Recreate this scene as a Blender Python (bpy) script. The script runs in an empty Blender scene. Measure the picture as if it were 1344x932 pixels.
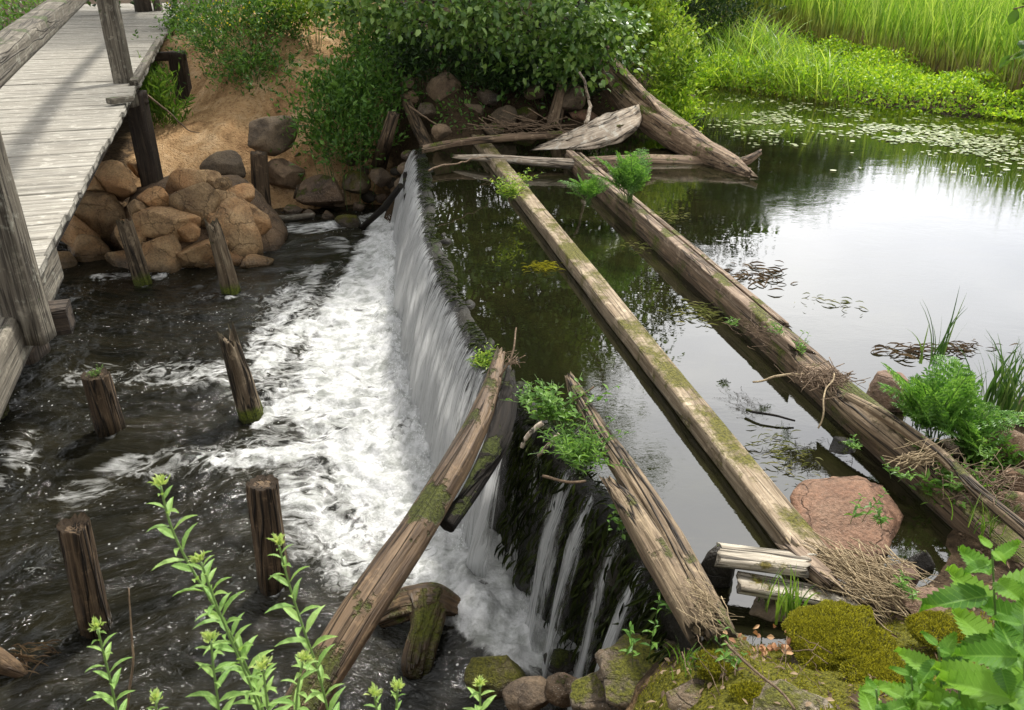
import bpy, math, random
import numpy as np
from mathutils import Vector, Matrix
S = bpy.context.scene
COL = S.collection
rs = np.random.RandomState(7)
random.seed(5)
# ---------------------------------------------------------------- camera geometry
F = 1060.0; CZ = 3.75; TH = math.radians(26.5); ST, CT = math.sin(TH), math.cos(TH)
ZL, ZU = 0.0, 1.15            # lower stream level, mill pond level
def ray(px, py):
    u = (px-672)/F; v = (466-py)/F
    return np.array([u, CT+v*ST, -ST+v*CT])
def at(px, py, z):
    d = ray(px, py); t = (z-CZ)/d[2]
    return np.array([d[0]*t, d[1]*t, z])
def atY(px, py, Y):
    d = ray(px, py); t = Y/d[1]
    return np.array([d[0]*t, Y, CZ+d[2]*t])
def depth(p): return p[1]*CT-(p[2]-CZ)*ST
def m_per_px(p): return depth(p)/F
# ---------------------------------------------------------------- numpy noise
def _hash(ix, iy, iz, seed):
    h = (ix.astype(np.int64)*374761393 + iy.astype(np.int64)*668265263 + iz.astype(np.int64)*2147483647 + seed*144665) & 0x7fffffff
    h = ((h ^ (h >> 13))*1274126177) & 0x7fffffff
    h = (h ^ (h >> 16)) & 0xffff
    return h/65535.0
def vnoise(p, seed=0):
    p = np.asarray(p, float)
    i = np.floor(p); f = p-i; f = f*f*f*(f*(f*6-15)+10)
    ix, iy, iz = i[:,0], i[:,1], i[:,2]
    r = 0
    for a in (0,1):
        wa = f[:,0] if a else 1-f[:,0]
        for b in (0,1):
            wb = f[:,1] if b else 1-f[:,1]
            for c in (0,1):
                wc = f[:,2] if c else 1-f[:,2]
                r = r + wa*wb*wc*_hash(ix+a, iy+b, iz+c, seed)
    return r*2-1
def fbm(p, octv=4, seed=0, gain=.5, lac=2.1):
    r = 0; a = 1; s = 0; p = np.asarray(p, float)
    for k in range(octv):
        r = r + a*vnoise(p*(lac**k)+k*17.3, seed+k); s += a; a *= gain
    return r/s
def p3(x, y, z=0.0):
    x = np.asarray(x, float)
    return np.stack([x, np.broadcast_to(y, x.shape), np.broadcast_to(z, x.shape)], 1)
# ---------------------------------------------------------------- objects
def mesh(name, V, Fc, mat, parent=None, attrs=None, smooth=True, origin=None):
    V = np.asarray(V, float).reshape(-1, 3)
    if origin is None: origin = (0,0,0)
    o0 = np.asarray(origin, float)
    me = bpy.data.meshes.new(name)
    if isinstance(Fc, np.ndarray):
        nf, k = Fc.shape
        me.vertices.add(len(V)); me.vertices.foreach_set('co', (V-o0).astype(np.float32).ravel())
        me.loops.add(nf*k); me.loops.foreach_set('vertex_index', Fc.astype(np.int32).ravel())
        me.polygons.add(nf); me.polygons.foreach_set('loop_start', np.arange(0, nf*k, k, dtype=np.int32))
        me.update(calc_edges=True)
    else:
        me.from_pydata((V-o0).tolist(), [], [list(map(int, f)) for f in Fc]); me.update()
    me.polygons.foreach_set('use_smooth', np.full(len(me.polygons), smooth))
    for k, a in (attrs or {}).items():
        a = np.asarray(a, np.float32)
        if a.ndim == 1:
            me.attributes.new(k, 'FLOAT', 'POINT').data.foreach_set('value', a)
        else:
            me.attributes.new(k, 'FLOAT_VECTOR', 'POINT').data.foreach_set('vector', a.ravel())
    me.materials.append(mat)
    o = bpy.data.objects.new(name, me); COL.objects.link(o)
    if parent is not None:
        o.parent = parent; o.location = Vector(o0)-Vector(parent.location)
    else: o.location = o0
    return o
def tag(o, label, cat, group=None):
    o['label'] = label; o['category'] = cat
    if group: o['group'] = group
    return o
def struct(o): o['kind'] = 'structure'; return o
def stuff(o, label, cat):
    o['kind'] = 'stuff'; o['label'] = label
    if cat: o['category'] = cat
    return o
def thing(name, loc, label, cat, group=None):
    o = bpy.data.objects.new(name, None); COL.objects.link(o); o.location = Vector(loc); o.empty_display_size = .1
    return tag(o, label, cat, group)
class MB:                                  # collects several shapes of ONE part
    def __init__(s): s.V=[]; s.F=[]; s.A=[]; s.n=0
    def add(s, V, Fc, gc=None):
        V = np.asarray(V, float); s.V.append(V)
        s.F += [[int(i)+s.n for i in f] for f in Fc]; s.n += len(V)
        s.A.append(V if gc is None else gc)
    def build(s, name, mat, parent=None, origin=None, smooth=True):
        return mesh(name, np.concatenate(s.V), s.F, mat, parent, {'gc': np.concatenate(s.A)}, smooth, origin)
# ---------------------------------------------------------------- shape makers
def resample(path, step):
    P = np.asarray(path, float); d = np.r_[0, np.cumsum(np.linalg.norm(np.diff(P[:, :3], axis=0), axis=1))]
    n = max(2, int(d[-1]/step)+1); t = np.linspace(0, d[-1], n)
    Q = np.stack([np.interp(t, d, P[:, k]) for k in range(P.shape[1])], 1)
    if len(P) > 2:
        for _ in range(3*max(1, int(.08/step))): Q[1:-1] = (Q[:-2]+2*Q[1:-1]+Q[2:])/4
    return Q, t
def log(path, seed=0, ns=26, step=.035, flute=.12, fine=.05, jag=(.0, .0), box=None, up=(0,0,1), hollow=.0, bend=.0, fr=2.2, pe=9):
    """path rows: x,y,z,radius. box=(w,h) multiplies the radius into a squarish section."""
    Q, t = resample(path, step)
    n = len(Q); C = Q[:, :3]; R = Q[:, 3]
    T = np.gradient(C, axis=0); T /= np.linalg.norm(T, axis=1)[:, None]
    U = np.asarray(up, float)
    X = np.cross(T, U); X /= np.linalg.norm(X, axis=1)[:, None]
    Y = np.cross(X, T)
    ph = np.linspace(0, 2*np.pi, ns, endpoint=False)
    c, s = np.cos(ph), np.sin(ph)
    if box is None: a, b = c, s
    else:
        e = (np.abs(c)**pe+np.abs(s)**pe)**(-1./pe)
        a, b = c*e*box[0], s*e*box[1]
    so = seed*13.7
    A, Bb = np.meshgrid(a, b)[0], None
    aa = np.tile(a, n); bb = np.tile(b, n); tt = np.repeat(t, ns); rr = np.repeat(R, ns)
    cc = np.tile(c, n); ss = np.tile(s, n)
    nz = fbm(np.stack([cc*fr+so, ss*fr, tt*.9], 1), 3, seed)
    nf = fbm(np.stack([cc*fr*4+so, ss*fr*4, tt*2.5], 1), 3, seed+5)
    k = rr*(1+flute*nz+fine*nf)
    sh = np.zeros(n*ns)
    L = t[-1]
    for end, j in ((0, jag[0]), (1, jag[1])):
        if j:
            w = np.clip(1-(tt if end == 0 else L-tt)/max(j*1.6, .05), 0, 1)
            q = vnoise(np.stack([cc*1.6+so+9, ss*1.6, tt*0+end*7], 1), seed+9)*.6+vnoise(np.stack([cc*5+so, ss*5, tt*0+end*3], 1), seed+11)*.4
            sh += w*j*q*(1 if end else -1)
    V = np.repeat(C, ns, 0)+np.repeat(X, ns, 0)*(aa*k)[:, None]+np.repeat(Y, ns, 0)*(bb*k)[:, None]+np.repeat(T, ns, 0)*sh[:, None]
    gc = np.stack([aa*rr+so, bb*rr, tt], 1)
    faces = []
    for i in range(n-1):
        r0 = i*ns; r1 = r0+ns
        for j in range(ns):
            j2 = (j+1) % ns
            faces.append((r0+j, r0+j2, r1+j2, r1+j))
    # caps: inner ring + centre, pushed in for a rotten heart
    caps = []; cg = []
    base = n*ns
    for end in (0, 1):
        ring = V[(0 if end == 0 else (n-1)*ns):][:ns]
        ctr = ring.mean(0); d = T[0] if end == 0 else -T[-1]
        r0 = R[0] if end == 0 else R[-1]
        if box is not None: r0 = r0*min(box)
        inner = ctr+(ring-ctr)*.6 + d*hollow*r0*.6 + d*(vnoise(ring*30, seed)[:, None])*r0*.12
        i0 = base+len(caps); caps += list(inner); caps.append(ctr+d*hollow*r0)
        cg += list(inner*[1,1,1]+so); cg.append(ctr+so)
        o = 0 if end == 0 else (n-1)*ns
        for j in range(ns):
            j2 = (j+1) % ns
            f1 = (o+j, i0+j, i0+j2, o+j2); f2 = (i0+j, i0+ns, i0+j2)
            if end: f1 = f1[::-1]; f2 = f2[::-1]
            faces += [f1, f2]
    V = np.concatenate([V, np.array(caps)]); gc = np.concatenate([gc, np.array(cg)])
    return V, faces, gc
def log_obj(name, path, mat, parent=None, origin=None, **kw):
    V, f, g = log(path, **kw)
    if origin is None:
        origin = V.mean(0); origin[2] = V[:, 2].min()
    return mesh(name, V, f, mat, parent, {'gc': g}, True, origin)
def beam(p0, p1, w, h, **kw):              # box section, half sizes w,h
    r = 1.0
    q0 = list(p0)+[r]; q1 = list(p1)+[r]
    kw.setdefault('flute', .02); kw.setdefault('fine', .015)
    kw.setdefault('ns', 32)
    return log([q0, q1], box=(w, h), **kw)
def tube(path, r0, r1, ns=6):
    P = np.asarray(path, float); n = len(P)
    T = np.gradient(P, axis=0); T /= (np.linalg.norm(T, axis=1)[:, None]+1e-9)
    U = np.where(np.abs(T[:, 2:3]) > .9, np.array([[0,1.,0]]), np.array([[0,0,1.]]))
    X = np.cross(T, U); X /= np.linalg.norm(X, axis=1)[:, None]; Y = np.cross(X, T)
    ph = np.linspace(0, 2*np.pi, ns, endpoint=False)
    R = np.linspace(r0, r1, n)
    V = P[:, None]+R[:, None, None]*(X[:, None]*np.cos(ph)[None, :, None]+Y[:, None]*np.sin(ph)[None, :, None])
    V = V.reshape(-1, 3); f = []
    for i in range(n-1):
        for j in range(ns):
            f.append((i*ns+j, i*ns+(j+1) % ns, (i+1)*ns+(j+1) % ns, (i+1)*ns+j))
    f.append(tuple(range(ns))[::-1]); f.append(tuple((n-1)*ns+j for j in range(ns)))
    return V, f
def wander(p0, p1, n, amp, seed):
    t = np.linspace(0, 1, n)
    P = np.asarray(p0)[None]*(1-t)[:, None]+np.asarray(p1)[None]*t[:, None]
    q = np.stack([fbm(p3(t*3, seed*3.1+k*9, 0), 3, seed+k) for k in range(3)], 1)
    return P+q*amp*np.sin(np.pi*t)[:, None]
import bmesh
_ico = {}
def ico(n):
    if n not in _ico:
        b = bmesh.new(); bmesh.ops.create_icosphere(b, subdivisions=n, radius=1)
        _ico[n] = (np.array([v.co[:] for v in b.verts]), np.array([[v.index for v in f.verts] for f in b.faces])); b.free()
    return _ico[n]
def rock_shape(seed, cuts=9, sub=4, lump=.22, cutd=(.62, .9), fine=.05):
    V, f = ico(sub); V = V.copy(); r = np.random.RandomState(seed+100)
    V *= (1+lump*fbm(V*.9+seed*3.3, 2, seed))[:, None]
    for k in range(cuts):
        nrm = r.normal(size=3); nrm /= np.linalg.norm(nrm); d = r.uniform(*cutd)
        e = V@nrm-d
        V -= (np.where(e > 0, e, 0)*.9)[:, None]*nrm
    V *= (1+fine*fbm(V*3.5+seed, 4, seed+3))[:, None]
    V /= np.abs(V).max(0)
    return V, f
def rotz(V, a):
    c, s = math.cos(a), math.sin(a)
    return np.stack([V[:, 0]*c-V[:, 1]*s, V[:, 0]*s+V[:, 1]*c, V[:, 2]], 1)
def rock(px, py, z, wpx, hpx, mat, label, seed, name='boulder', dy=None, yaw=0., parent=None, group=None, tilt=0., **kw):
    """a rock whose visible middle sits at pixel px,py at height z; wpx,hpx its visible size"""
    p = at(px, py, z); m = m_per_px(p)
    w = wpx*m/2; dep = math.atan2(CZ-z, p[1]); h = hpx*m/2
    d = w*.8 if dy is None else dy
    hh = math.sqrt(max(h*h-(d*math.sin(dep))**2, (h*.55)**2))/math.cos(dep)
    V, f = rock_shape(seed, **kw)
    V = rotz(V*np.array([w, d, hh]), 0)
    if tilt:
        c, s = math.cos(tilt), math.sin(tilt); V = np.stack([V[:, 0]*c-V[:, 2]*s, V[:, 1], V[:, 0]*s+V[:, 2]*c], 1)
    V = rotz(V, yaw)
    org = np.array([p[0], p[1], z-hh])
    o = mesh(name, V+p, f, mat, parent, None, True, org)
    if label: tag(o, label, 'rock', group)
    return o
# leaf templates: rows (along, across, lift)
T4 = (np.array([[0,0,0],[.45,.5,.10],[1,0,-.05],[.45,-.5,.10]]), [(0,1,2),(0,2,3)])
T6 = (np.array([[0,0,0],[.3,.46,.09],[.3,0,.0],[.3,-.46,.09],[.72,.34,.03],[.72,0,-.06],[.72,-.34,.03],[1,0,-.2]]),
      [(0,2,1),(0,3,2),(1,2,5,4),(2,3,6,5),(4,5,7),(5,6,7)])
def unit(a): return a/(np.linalg.norm(a, axis=-1, keepdims=True)+1e-9)
def leaves(tm, P, D, N, L, W, seed=0, drnd=None):
    tv, tf = tm; n = len(P); k = len(tv)
    D = unit(D); Sd = unit(np.cross(D, N)); N = np.cross(Sd, D)
    L = np.broadcast_to(L, (n,)); W = np.broadcast_to(W, (n,))
    V = P[:, None]+D[:, None]*(tv[None, :, 0, None]*L[:, None, None])+Sd[:, None]*(tv[None, :, 1, None]*W[:, None, None])+N[:, None]*(tv[None, :, 2, None]*L[:, None, None])
    r = np.random.RandomState(seed+1).rand(n) if drnd is None else drnd
    if all(len(q) == 3 for q in tf):
        Fc = (np.array(tf)[None]+np.arange(n)[:, None, None]*k).reshape(-1, 3)
    else:
        tri = []
        for q in tf:
            tri.append(q[:3])
            if len(q) == 4: tri.append((q[0], q[2], q[3]))
        Fc = (np.array(tri)[None]+np.arange(n)[:, None, None]*k).reshape(-1, 3)
    return V.reshape(-1, 3), Fc, np.repeat(r, k), np.tile(np.clip(tv[:, 0], 0, 1), n), np.tile(np.abs(tv[:, 1])*(W[0]/max(L[0], 1e-6)), n)
def leaf_obj(name, tm, P, D, N, L, W, mat, parent=None, origin=None, seed=0, drnd=None):
    V, f, r, al, ac = leaves(tm, np.asarray(P), np.asarray(D), np.asarray(N), L, W, seed, drnd)
    return mesh(name, V, f, mat, parent, {'rnd': r, 'al': al, 'ac': ac}, False, origin)
def blades(P, H, W, lean, seed=0, segs=4, curl=.5, az=None):
    """grass blades: P bases, H height, W width, lean fraction"""
    r = np.random.RandomState(seed); n = len(P)
    H = np.broadcast_to(H, (n,)); W = np.broadcast_to(W, (n,)); lean = np.broadcast_to(lean, (n,))
    az = r.rand(n)*2*np.pi if az is None else az
    d = np.stack([np.cos(az), np.sin(az), 0*az], 1)
    fa = r.rand(n)*np.pi; sd = np.stack([np.cos(fa), np.sin(fa), 0*fa], 1)
    V = []
    for i in range(segs+1):
        t = i/segs
        c = P+d*(lean*H*(t**(1.5+curl)))[:, None]+np.array([0,0,1.])*(H*(t-.35*lean*t**3))[:, None]
        w = W*(1-t**2.2)*.5+.0005
        V += [c-sd*w[:, None], c+sd*w[:, None]]
    V = np.stack(V, 1); k = 2*(segs+1)
    tf = [(2*i, 2*i+1, 2*i+3, 2*i+2) for i in range(segs)]
    Fc = (np.array(tf)[None]+np.arange(n)[:, None, None]*k).reshape(-1, 4)
    al = np.tile(np.repeat(np.linspace(0, 1, segs+1), 2), n)
    return V.reshape(-1, 3), Fc, {'rnd': np.repeat(r.rand(n), k), 'al': al}
# ---------------------------------------------------------------- node helper
class N:
    def __init__(s, name):
        s.m = bpy.data.materials.new(name); s.m.use_nodes = True; s.t = s.m.node_tree; s.t.nodes.clear()
        s.out = s.t.nodes.new('ShaderNodeOutputMaterial')
    def n(s, ty, **kw):
        x = s.t.nodes.new('ShaderNode'+ty)
        for k, v in kw.items(): setattr(x, k, v)
        return x
    def set(s, sock, v):
        if hasattr(v, 'is_output') or isinstance(v, bpy.types.NodeSocket): s.t.links.new(v, sock)
        elif v is not None:
            if isinstance(v, (tuple, list)) and len(v) == 3 and sock.type == 'RGBA': v = (*v, 1)
            sock.default_value = v
    def noise(s, vec, sc, det=4, ro=.55, dist=0., col=False):
        x = s.n('TexNoise'); s.set(x.inputs['Vector'], vec); x.inputs['Scale'].default_value = sc
        x.inputs['Detail'].default_value = det; x.inputs['Roughness'].default_value = ro; x.inputs['Distortion'].default_value = dist
        return x.outputs['Color' if col else 'Fac']
    def vor(s, vec, sc, feat='F1', out='Distance', rnd=1.):
        x = s.n('TexVoronoi', feature=feat); s.set(x.inputs['Vector'], vec); x.inputs['Scale'].default_value = sc
        x.inputs['Randomness'].default_value = rnd
        return x.outputs[out]
    def ramp(s, f, *st, interp='LINEAR'):
        x = s.n('ValToRGB'); s.set(x.inputs[0], f); e = x.color_ramp.elements; x.color_ramp.interpolation = interp
        while len(e) < len(st): e.new(.5)
        for el, (p, c) in zip(e, st):
            el.position = p; el.color = (c, c, c, 1) if isinstance(c, (int, float)) else (*c, 1)
        return x.outputs[0]
    def mix(s, f, a, b, mode='MIX'):
        x = s.n('Mix', data_type='RGBA', blend_type=mode); s.set(x.inputs[0], f); s.set(x.inputs[6], a); s.set(x.inputs[7], b)
        return x.outputs[2]
    def ma(s, op, a, b=None, c=None, clamp=False):
        x = s.n('Math', operation=op, use_clamp=clamp); s.set(x.inputs[0], a)
        if b is not None: s.set(x.inputs[1], b)
        if c is not None: s.set(x.inputs[2], c)
        return x.outputs[0]
    def mapr(s, v, a, b, c=0., d=1.):
        x = s.n('MapRange'); s.set(x.inputs[0], v)
        for i, q in enumerate((a, b, c, d)): s.set(x.inputs[i+1], q)
        return x.outputs[0]
    def vm(s, op, a, b):
        x = s.n('VectorMath', operation=op); s.set(x.inputs[0], a); s.set(x.inputs[1], b); return x.outputs[0]
    def attr(s, name, out='Fac'):
        x = s.n('Attribute', attribute_name=name); return x.outputs[out]
    def bump(s, h, st=.5, dist=.01, nrm=None):
        x = s.n('Bump'); s.set(x.inputs['Height'], h); x.inputs['Strength'].default_value = st; x.inputs['Distance'].default_value = dist
        if nrm is not None: s.set(x.inputs['Normal'], nrm)
        return x.outputs[0]
    def sep(s, v, i):
        x = s.n('SeparateXYZ'); s.set(x.inputs[0], v); return x.outputs[i]
    def bsdf(s, col, rough=.6, nrm=None, spec=.5, ior=None, sss=None):
        x = s.n('BsdfPrincipled'); s.set(x.inputs['Base Color'], col); s.set(x.inputs['Roughness'], rough)
        s.set(x.inputs['Specular IOR Level'], spec)
        if nrm is not None: s.set(x.inputs['Normal'], nrm)
        if ior: s.set(x.inputs['IOR'], ior)
        return x.outputs[0]
    def done(s, sh): s.t.links.new(sh, s.out.inputs[0]); return s.m
    def geo(s, o): 
        if not hasattr(s, '_g'): s._g = s.n('NewGeometry')
        return s._g.outputs[o]
    def obj(s):
        x = s.n('TexCoord'); return x.outputs['Object']
def wood(name, light, dark, grain=1., moss=0., mosscol=(.10,.11,.015), lichen=0., wetz=None, crack=.5, bark=False, rough=.8, foot=None):
    n = N(name); g = n.attr('gc', 'Vector')
    st = n.vm('MULTIPLY', g, (26*grain, 26*grain, 1.6*grain))
    f1 = n.noise(st, 1., 6, .65, .6)
    st2 = n.vm('MULTIPLY', g, (60*grain, 60*grain, 2.2*grain))
    f2 = n.noise(st2, 1., 4, .6)
    big = n.noise(g, 2.3, 3, .6)
    col = n.ramp(f1, (.32, dark), (.52, tuple((a+b)/2 for a, b in zip(light, dark))), (.66, light))
    f3 = n.noise(n.vm('MULTIPLY', g, (150*grain, 150*grain, 6*grain)), 1., 3, .65)
    col = n.mix(n.ramp(f2, (.35, .85), (.55, 0.)), col, n.mix(.75, col, dark), 'MIX')
    col = n.mix(n.ramp(f3, (.38, .55), (.56, 0.)), col, n.mix(.8, col, (.02,.014,.009)))
    ptc = n.noise(g, 9, 5, .7)
    col = n.mix(n.ramp(ptc, (.56, 0.), (.64, .45)), col, tuple(min(.7, q*1.35) for q in light))
    col = n.mix(n.ramp(big, (.35, .55), (.65, 0.)), col, n.mix(.6, col, dark))
    ck = n.noise(n.vm('MULTIPLY', g, (11*grain, 11*grain, .5*grain)), 1., 3, .6, .4)
    ckm = n.ma('ABSOLUTE', n.ma('SUBTRACT', ck, .5))
    ckm = n.ramp(ckm, (.0, 1.), (.012+.02*crack, 0.))
    ckm = n.ma('MULTIPLY', ckm, crack)
    col = n.mix(ckm, col, (.012, .009, .006))
    if lichen:
        ln = n.noise(g, 14, 4, .7)
        col = n.mix(n.ma('MULTIPLY', n.ramp(ln, (.58, 0.), (.66, 1.)), lichen), col, (.42, .42, .34))
    h = n.ma('ADD', n.ma('MULTIPLY', f1, .6), n.ma('ADD', n.ma('MULTIPLY', f2, .5), n.ma('MULTIPLY', f3, .25)))
    h = n.ma('SUBTRACT', h, n.ma('MULTIPLY', ckm, 1.2))
    r = rough
    if moss:
        nz = n.sep(n.geo('Normal'), 2)
        mn = n.noise(g, 3.2, 5, .65)
        mm = n.ma('ADD', n.ma('MULTIPLY', mn, 1.5), n.ma('MULTIPLY', nz, .12))
        mm = n.ma('ADD', mm, n.ma('MULTIPLY', n.ma('SUBTRACT', n.noise(g, 28, 4, .7), .5), .35)); mm = n.ramp(mm, (.98-.5*moss, 0.), (1.16-.5*moss, 1.))
        mf = n.noise(g, 60, 4, .7)
        mc = n.mix(n.ramp(mf, (.35, 0.), (.65, 1.)), tuple(c*.35 for c in mosscol), tuple(c*1.35 for c in mosscol))
        col = n.mix(mm, col, mc)
        h = n.ma('ADD', h, n.ma('MULTIPLY', n.ma('MULTIPLY', mm, mf), 1.6))
    if foot is not None:
        z = n.sep(n.geo('Position'), 2); zf = n.ma('ADD', z, n.ma('MULTIPLY', n.noise(g, 9, 4), .22)); fm_ = n.mapr(zf, foot+.10, foot+.17, 1., 0.)
        col = n.mix(fm_, col, n.mix(n.ramp(n.noise(g, 60, 4, .7), (.35, 0.), (.65, 1.)), (.03,.04,.005), (.15,.18,.018)))
    if wetz is not None:
        z = n.sep(n.geo('Position'), 2)
        zz = n.ma('ADD', z, n.ma('MULTIPLY', n.noise(g, 5, 3), .16))
        wm = n.mapr(zz, wetz+.06, wetz+.2, 1., 0.)
        col = n.mix(n.ma('MULTIPLY', wm, .8), col, n.mix(.75, col, (.008, .008, .004)))
        r = n.mapr(wm, 0., 1., rough, .25)
    return n.done(n.bsdf(col, r, n.bump(h, 1. if bark else .9, .025 if bark else .014), .35))
def rockmat(name, a, b, c=None, crk=.3, moss=0., mosscol=(.10,.12,.015), wetz=None, rough=.8, spk=.5, dirt=0.):
    n = N(name); oi = n.n('ObjectInfo')
    v = n.vm('ADD', n.obj(), n.vm('MULTIPLY', oi.outputs['Location'], (3.1, 1.7, 2.3)))
    f = n.noise(v, 3.5, 6, .65, .3); fi = n.noise(v, 40, 5, .7); sp = n.noise(v, 120, 2, .5)
    col = n.ramp(f, (.32, b), (.6, a))
    if c: col = n.mix(n.ramp(n.noise(v, 1.6, 4, .6), (.45, 0.), (.62, .8)), col, c)
    col = n.mix(n.ma('MULTIPLY', n.ramp(fi, (.35, 1.), (.55, 0.)), .6), col, n.mix(.7, col, (.01,.01,.008)))
    col = n.mix(n.ma('MULTIPLY', n.ramp(sp, (.6, 0.), (.7, 1.)), spk), col, (.5, .46, .4))
    cr = n.vor(n.vm('ADD', v, n.vm('MULTIPLY', n.noise(v, 6, 3, .6, 0, True), (.2,.2,.2))), 2.2, 'DISTANCE_TO_EDGE')
    crm = n.ramp(cr, (0., crk), (.02, 0.))
    col = n.mix(crm, col, n.mix(.8, col, (.01,.008,.006)))
    rn = oi.outputs['Random']; col = n.mix(1., col, n.ramp(rn, (0., (.68,.66,.62)), (.5, (1.,.97,.92)), (1., (1.28,1.12,.98))), 'MULTIPLY')
    h = n.ma('SUBTRACT', n.ma('ADD', n.ma('MULTIPLY', f, 1.6), n.ma('MULTIPLY', fi, .6)), n.ma('MULTIPLY', crm, .6))
    r = rough
    if moss:
        nz = n.sep(n.geo('Normal'), 2); mn = n.noise(v, 4, 5, .65)
        mm = n.ma('ADD', n.ma('MULTIPLY', mn, 1.2), n.ma('MULTIPLY', nz, .35))
        mm = n.ma('ADD', mm, n.ma('MULTIPLY', n.ma('SUBTRACT', n.noise(v, 30, 4, .7), .5), .4)); mm = n.ramp(mm, (1.04-.5*moss, 0.), (1.26-.5*moss, 1.)); mf = n.noise(v, 70, 4, .7)
        col = n.mix(mm, col, n.mix(n.ramp(mf, (.35, 0.), (.65, 1.)), tuple(q*.3 for q in mosscol), tuple(q*1.4 for q in mosscol)))
        h = n.ma('ADD', h, n.ma('MULTIPLY', n.ma('MULTIPLY', mm, mf), 1.5))
    if wetz is not None:
        z = n.sep(n.geo('Position'), 2); zz = n.ma('ADD', z, n.ma('MULTIPLY', n.noise(v, 5, 3), .15))
        wm = n.mapr(zz, wetz+.06, wetz+.18, 1., 0.)
        col = n.mix(n.ma('MULTIPLY', wm, .85), col, n.mix(.75, col, (.008,.008,.005))); r = n.mapr(wm, 0., 1., rough, .22)
    return n.done(n.bsdf(col, r, n.bump(h, 1., .03), .35))
def leafmat(name, dark, mid, light, trans=.35, rough=.45, vein=False, tipcol=None, spec=.4):
    n = N(name); r = n.attr('rnd'); al = n.attr('al')
    v = n.geo('Position')
    f = n.ma('ADD', n.ma('MULTIPLY', r, .75), n.ma('MULTIPLY', n.noise(v, 1.3, 3, .6), .5))
    col = n.ramp(f, (.2, dark), (.55, mid), (.95, light))
    if tipcol: col = n.mix(n.ramp(al, (.0, 1.), (.45, 0.)), col, tipcol)
    if vein:
        ac = n.attr('ac'); u = n.ma('SUBTRACT', al, n.ma('MULTIPLY', ac, .75)); sv = n.ma('ABSOLUTE', n.ma('SUBTRACT', n.ma('FRACT', n.ma('MULTIPLY', u, 9.)), .5))
        vm_ = n.ma('MAXIMUM', n.ramp(sv, (0., .75), (.10, 0.)), n.ramp(ac, (.0, .9), (.022, 0.)))
        col = n.mix(n.ma('MULTIPLY', vm_, .5), col, tuple(min(1, q*1.5+.02) for q in light))
        bl = n.noise(v, 45, 4, .7); col = n.mix(n.ramp(bl, (.60, 0.), (.72, .55)), col, dark)
        bq = n.noise(v, 18, 3, .6); col = n.mix(n.ramp(bq, (.45, 0.), (.7, .5)), col, light)
        b = n.bsdf(col, rough, n.bump(n.ma('SUBTRACT', n.noise(v, 60, 3), vm_), .5, .002), spec)
    else: b = n.bsdf(col, rough, None, spec)
    t = n.n('BsdfTranslucent'); n.set(t.inputs[0], n.mix(.5, col, n.mix(1., col, (1.6, 1.5, .35), 'MULTIPLY')))
    x = n.n('MixShader'); x.inputs[0].default_value = trans
    n.t.links.new(b, x.inputs[1]); n.t.links.new(t.outputs[0], x.inputs[2])
    return n.done(x.outputs[0])
# ================================================================ materials
DECK = wood('deck_wood', (.45,.425,.365), (.23,.21,.17), .8, lichen=.3, crack=.45)
GREYW = wood('grey_post_wood', (.24,.215,.165), (.075,.062,.045), 1., moss=.02, mosscol=(.1,.12,.05), lichen=.3, crack=.6)
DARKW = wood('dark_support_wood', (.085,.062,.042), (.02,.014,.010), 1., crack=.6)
BARE = wood('bare_driftwood', (.64,.56,.45), (.30,.23,.16), 1., crack=.9)
TRUNKW = wood('driftwood_trunk', (.42,.31,.20), (.12,.075,.045), .8, moss=.10, crack=1.)
MOSSB = wood('mossy_beam_wood', (.47,.385,.27), (.19,.135,.08), 1., moss=.37, mosscol=(.125,.115,.018), wetz=1.10, crack=.5)
MOSSB2 = wood('very_mossy_beam_wood', (.27,.19,.12), (.075,.048,.026), 1., moss=.42, mosscol=(.09,.10,.014), wetz=1.10, crack=.7)
LEDGE = wood('dusty_ledge_wood', (.40,.31,.22), (.15,.10,.065), 1., moss=.12, mosscol=(.11,.11,.02), crack=.8)
PILEW = wood('old_pile_wood', (.24,.165,.095), (.045,.028,.016), .9, wetz=.05, crack=1., bark=True)
PILEM = wood('mossy_foot_wood', (.33,.26,.17), (.07,.045,.025), .9, moss=.05, mosscol=(.09,.11,.012), foot=.08, wetz=-.06, crack=1., bark=True)
LOGA = wood('leaning_log_wood', (.27,.18,.10), (.06,.036,.02), .7, moss=.12, mosscol=(.085,.095,.012), crack=.6, bark=True, rough=.6)
LOGB = wood('split_log_wood', (.38,.29,.18), (.10,.066,.038), .9, moss=.08, mosscol=(.12,.12,.03), crack=1., bark=True)
TWIG = wood('twig_wood', (.30,.21,.13), (.10,.065,.04), 1.5, crack=.1)
STRAWW = wood('dry_straw', (.50,.40,.24), (.26,.19,.11), 1.5, crack=.0)
BLACKW = wood('wet_black_wood', (.025,.018,.012), (.006,.005,.004), 1., moss=.08, mosscol=(.05,.06,.01), crack=.8, rough=.9)
GREYROCK = rockmat('grey_field_stone', (.19,.145,.10), (.06,.045,.032), (.24,.18,.115), wetz=.02, spk=.12)
DARKROCK = rockmat('dark_damp_stone', (.105,.075,.05), (.028,.02,.014), (.14,.1,.06), moss=.25, wetz=.05, rough=.6)
TANROCK = rockmat('tan_revetment_stone', (.50,.35,.19), (.17,.105,.055), (.42,.24,.11), .55, wetz=.06, spk=.3)
MORTAR = rockmat('brown_mortar', (.15,.10,.06), (.045,.03,.018), (.22,.15,.09), .6, wetz=.04)
PINKROCK = rockmat('reddish_granite', (.235,.145,.10), (.10,.06,.042), (.19,.135,.10), .5, wetz=1.08, spk=.18)
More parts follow.
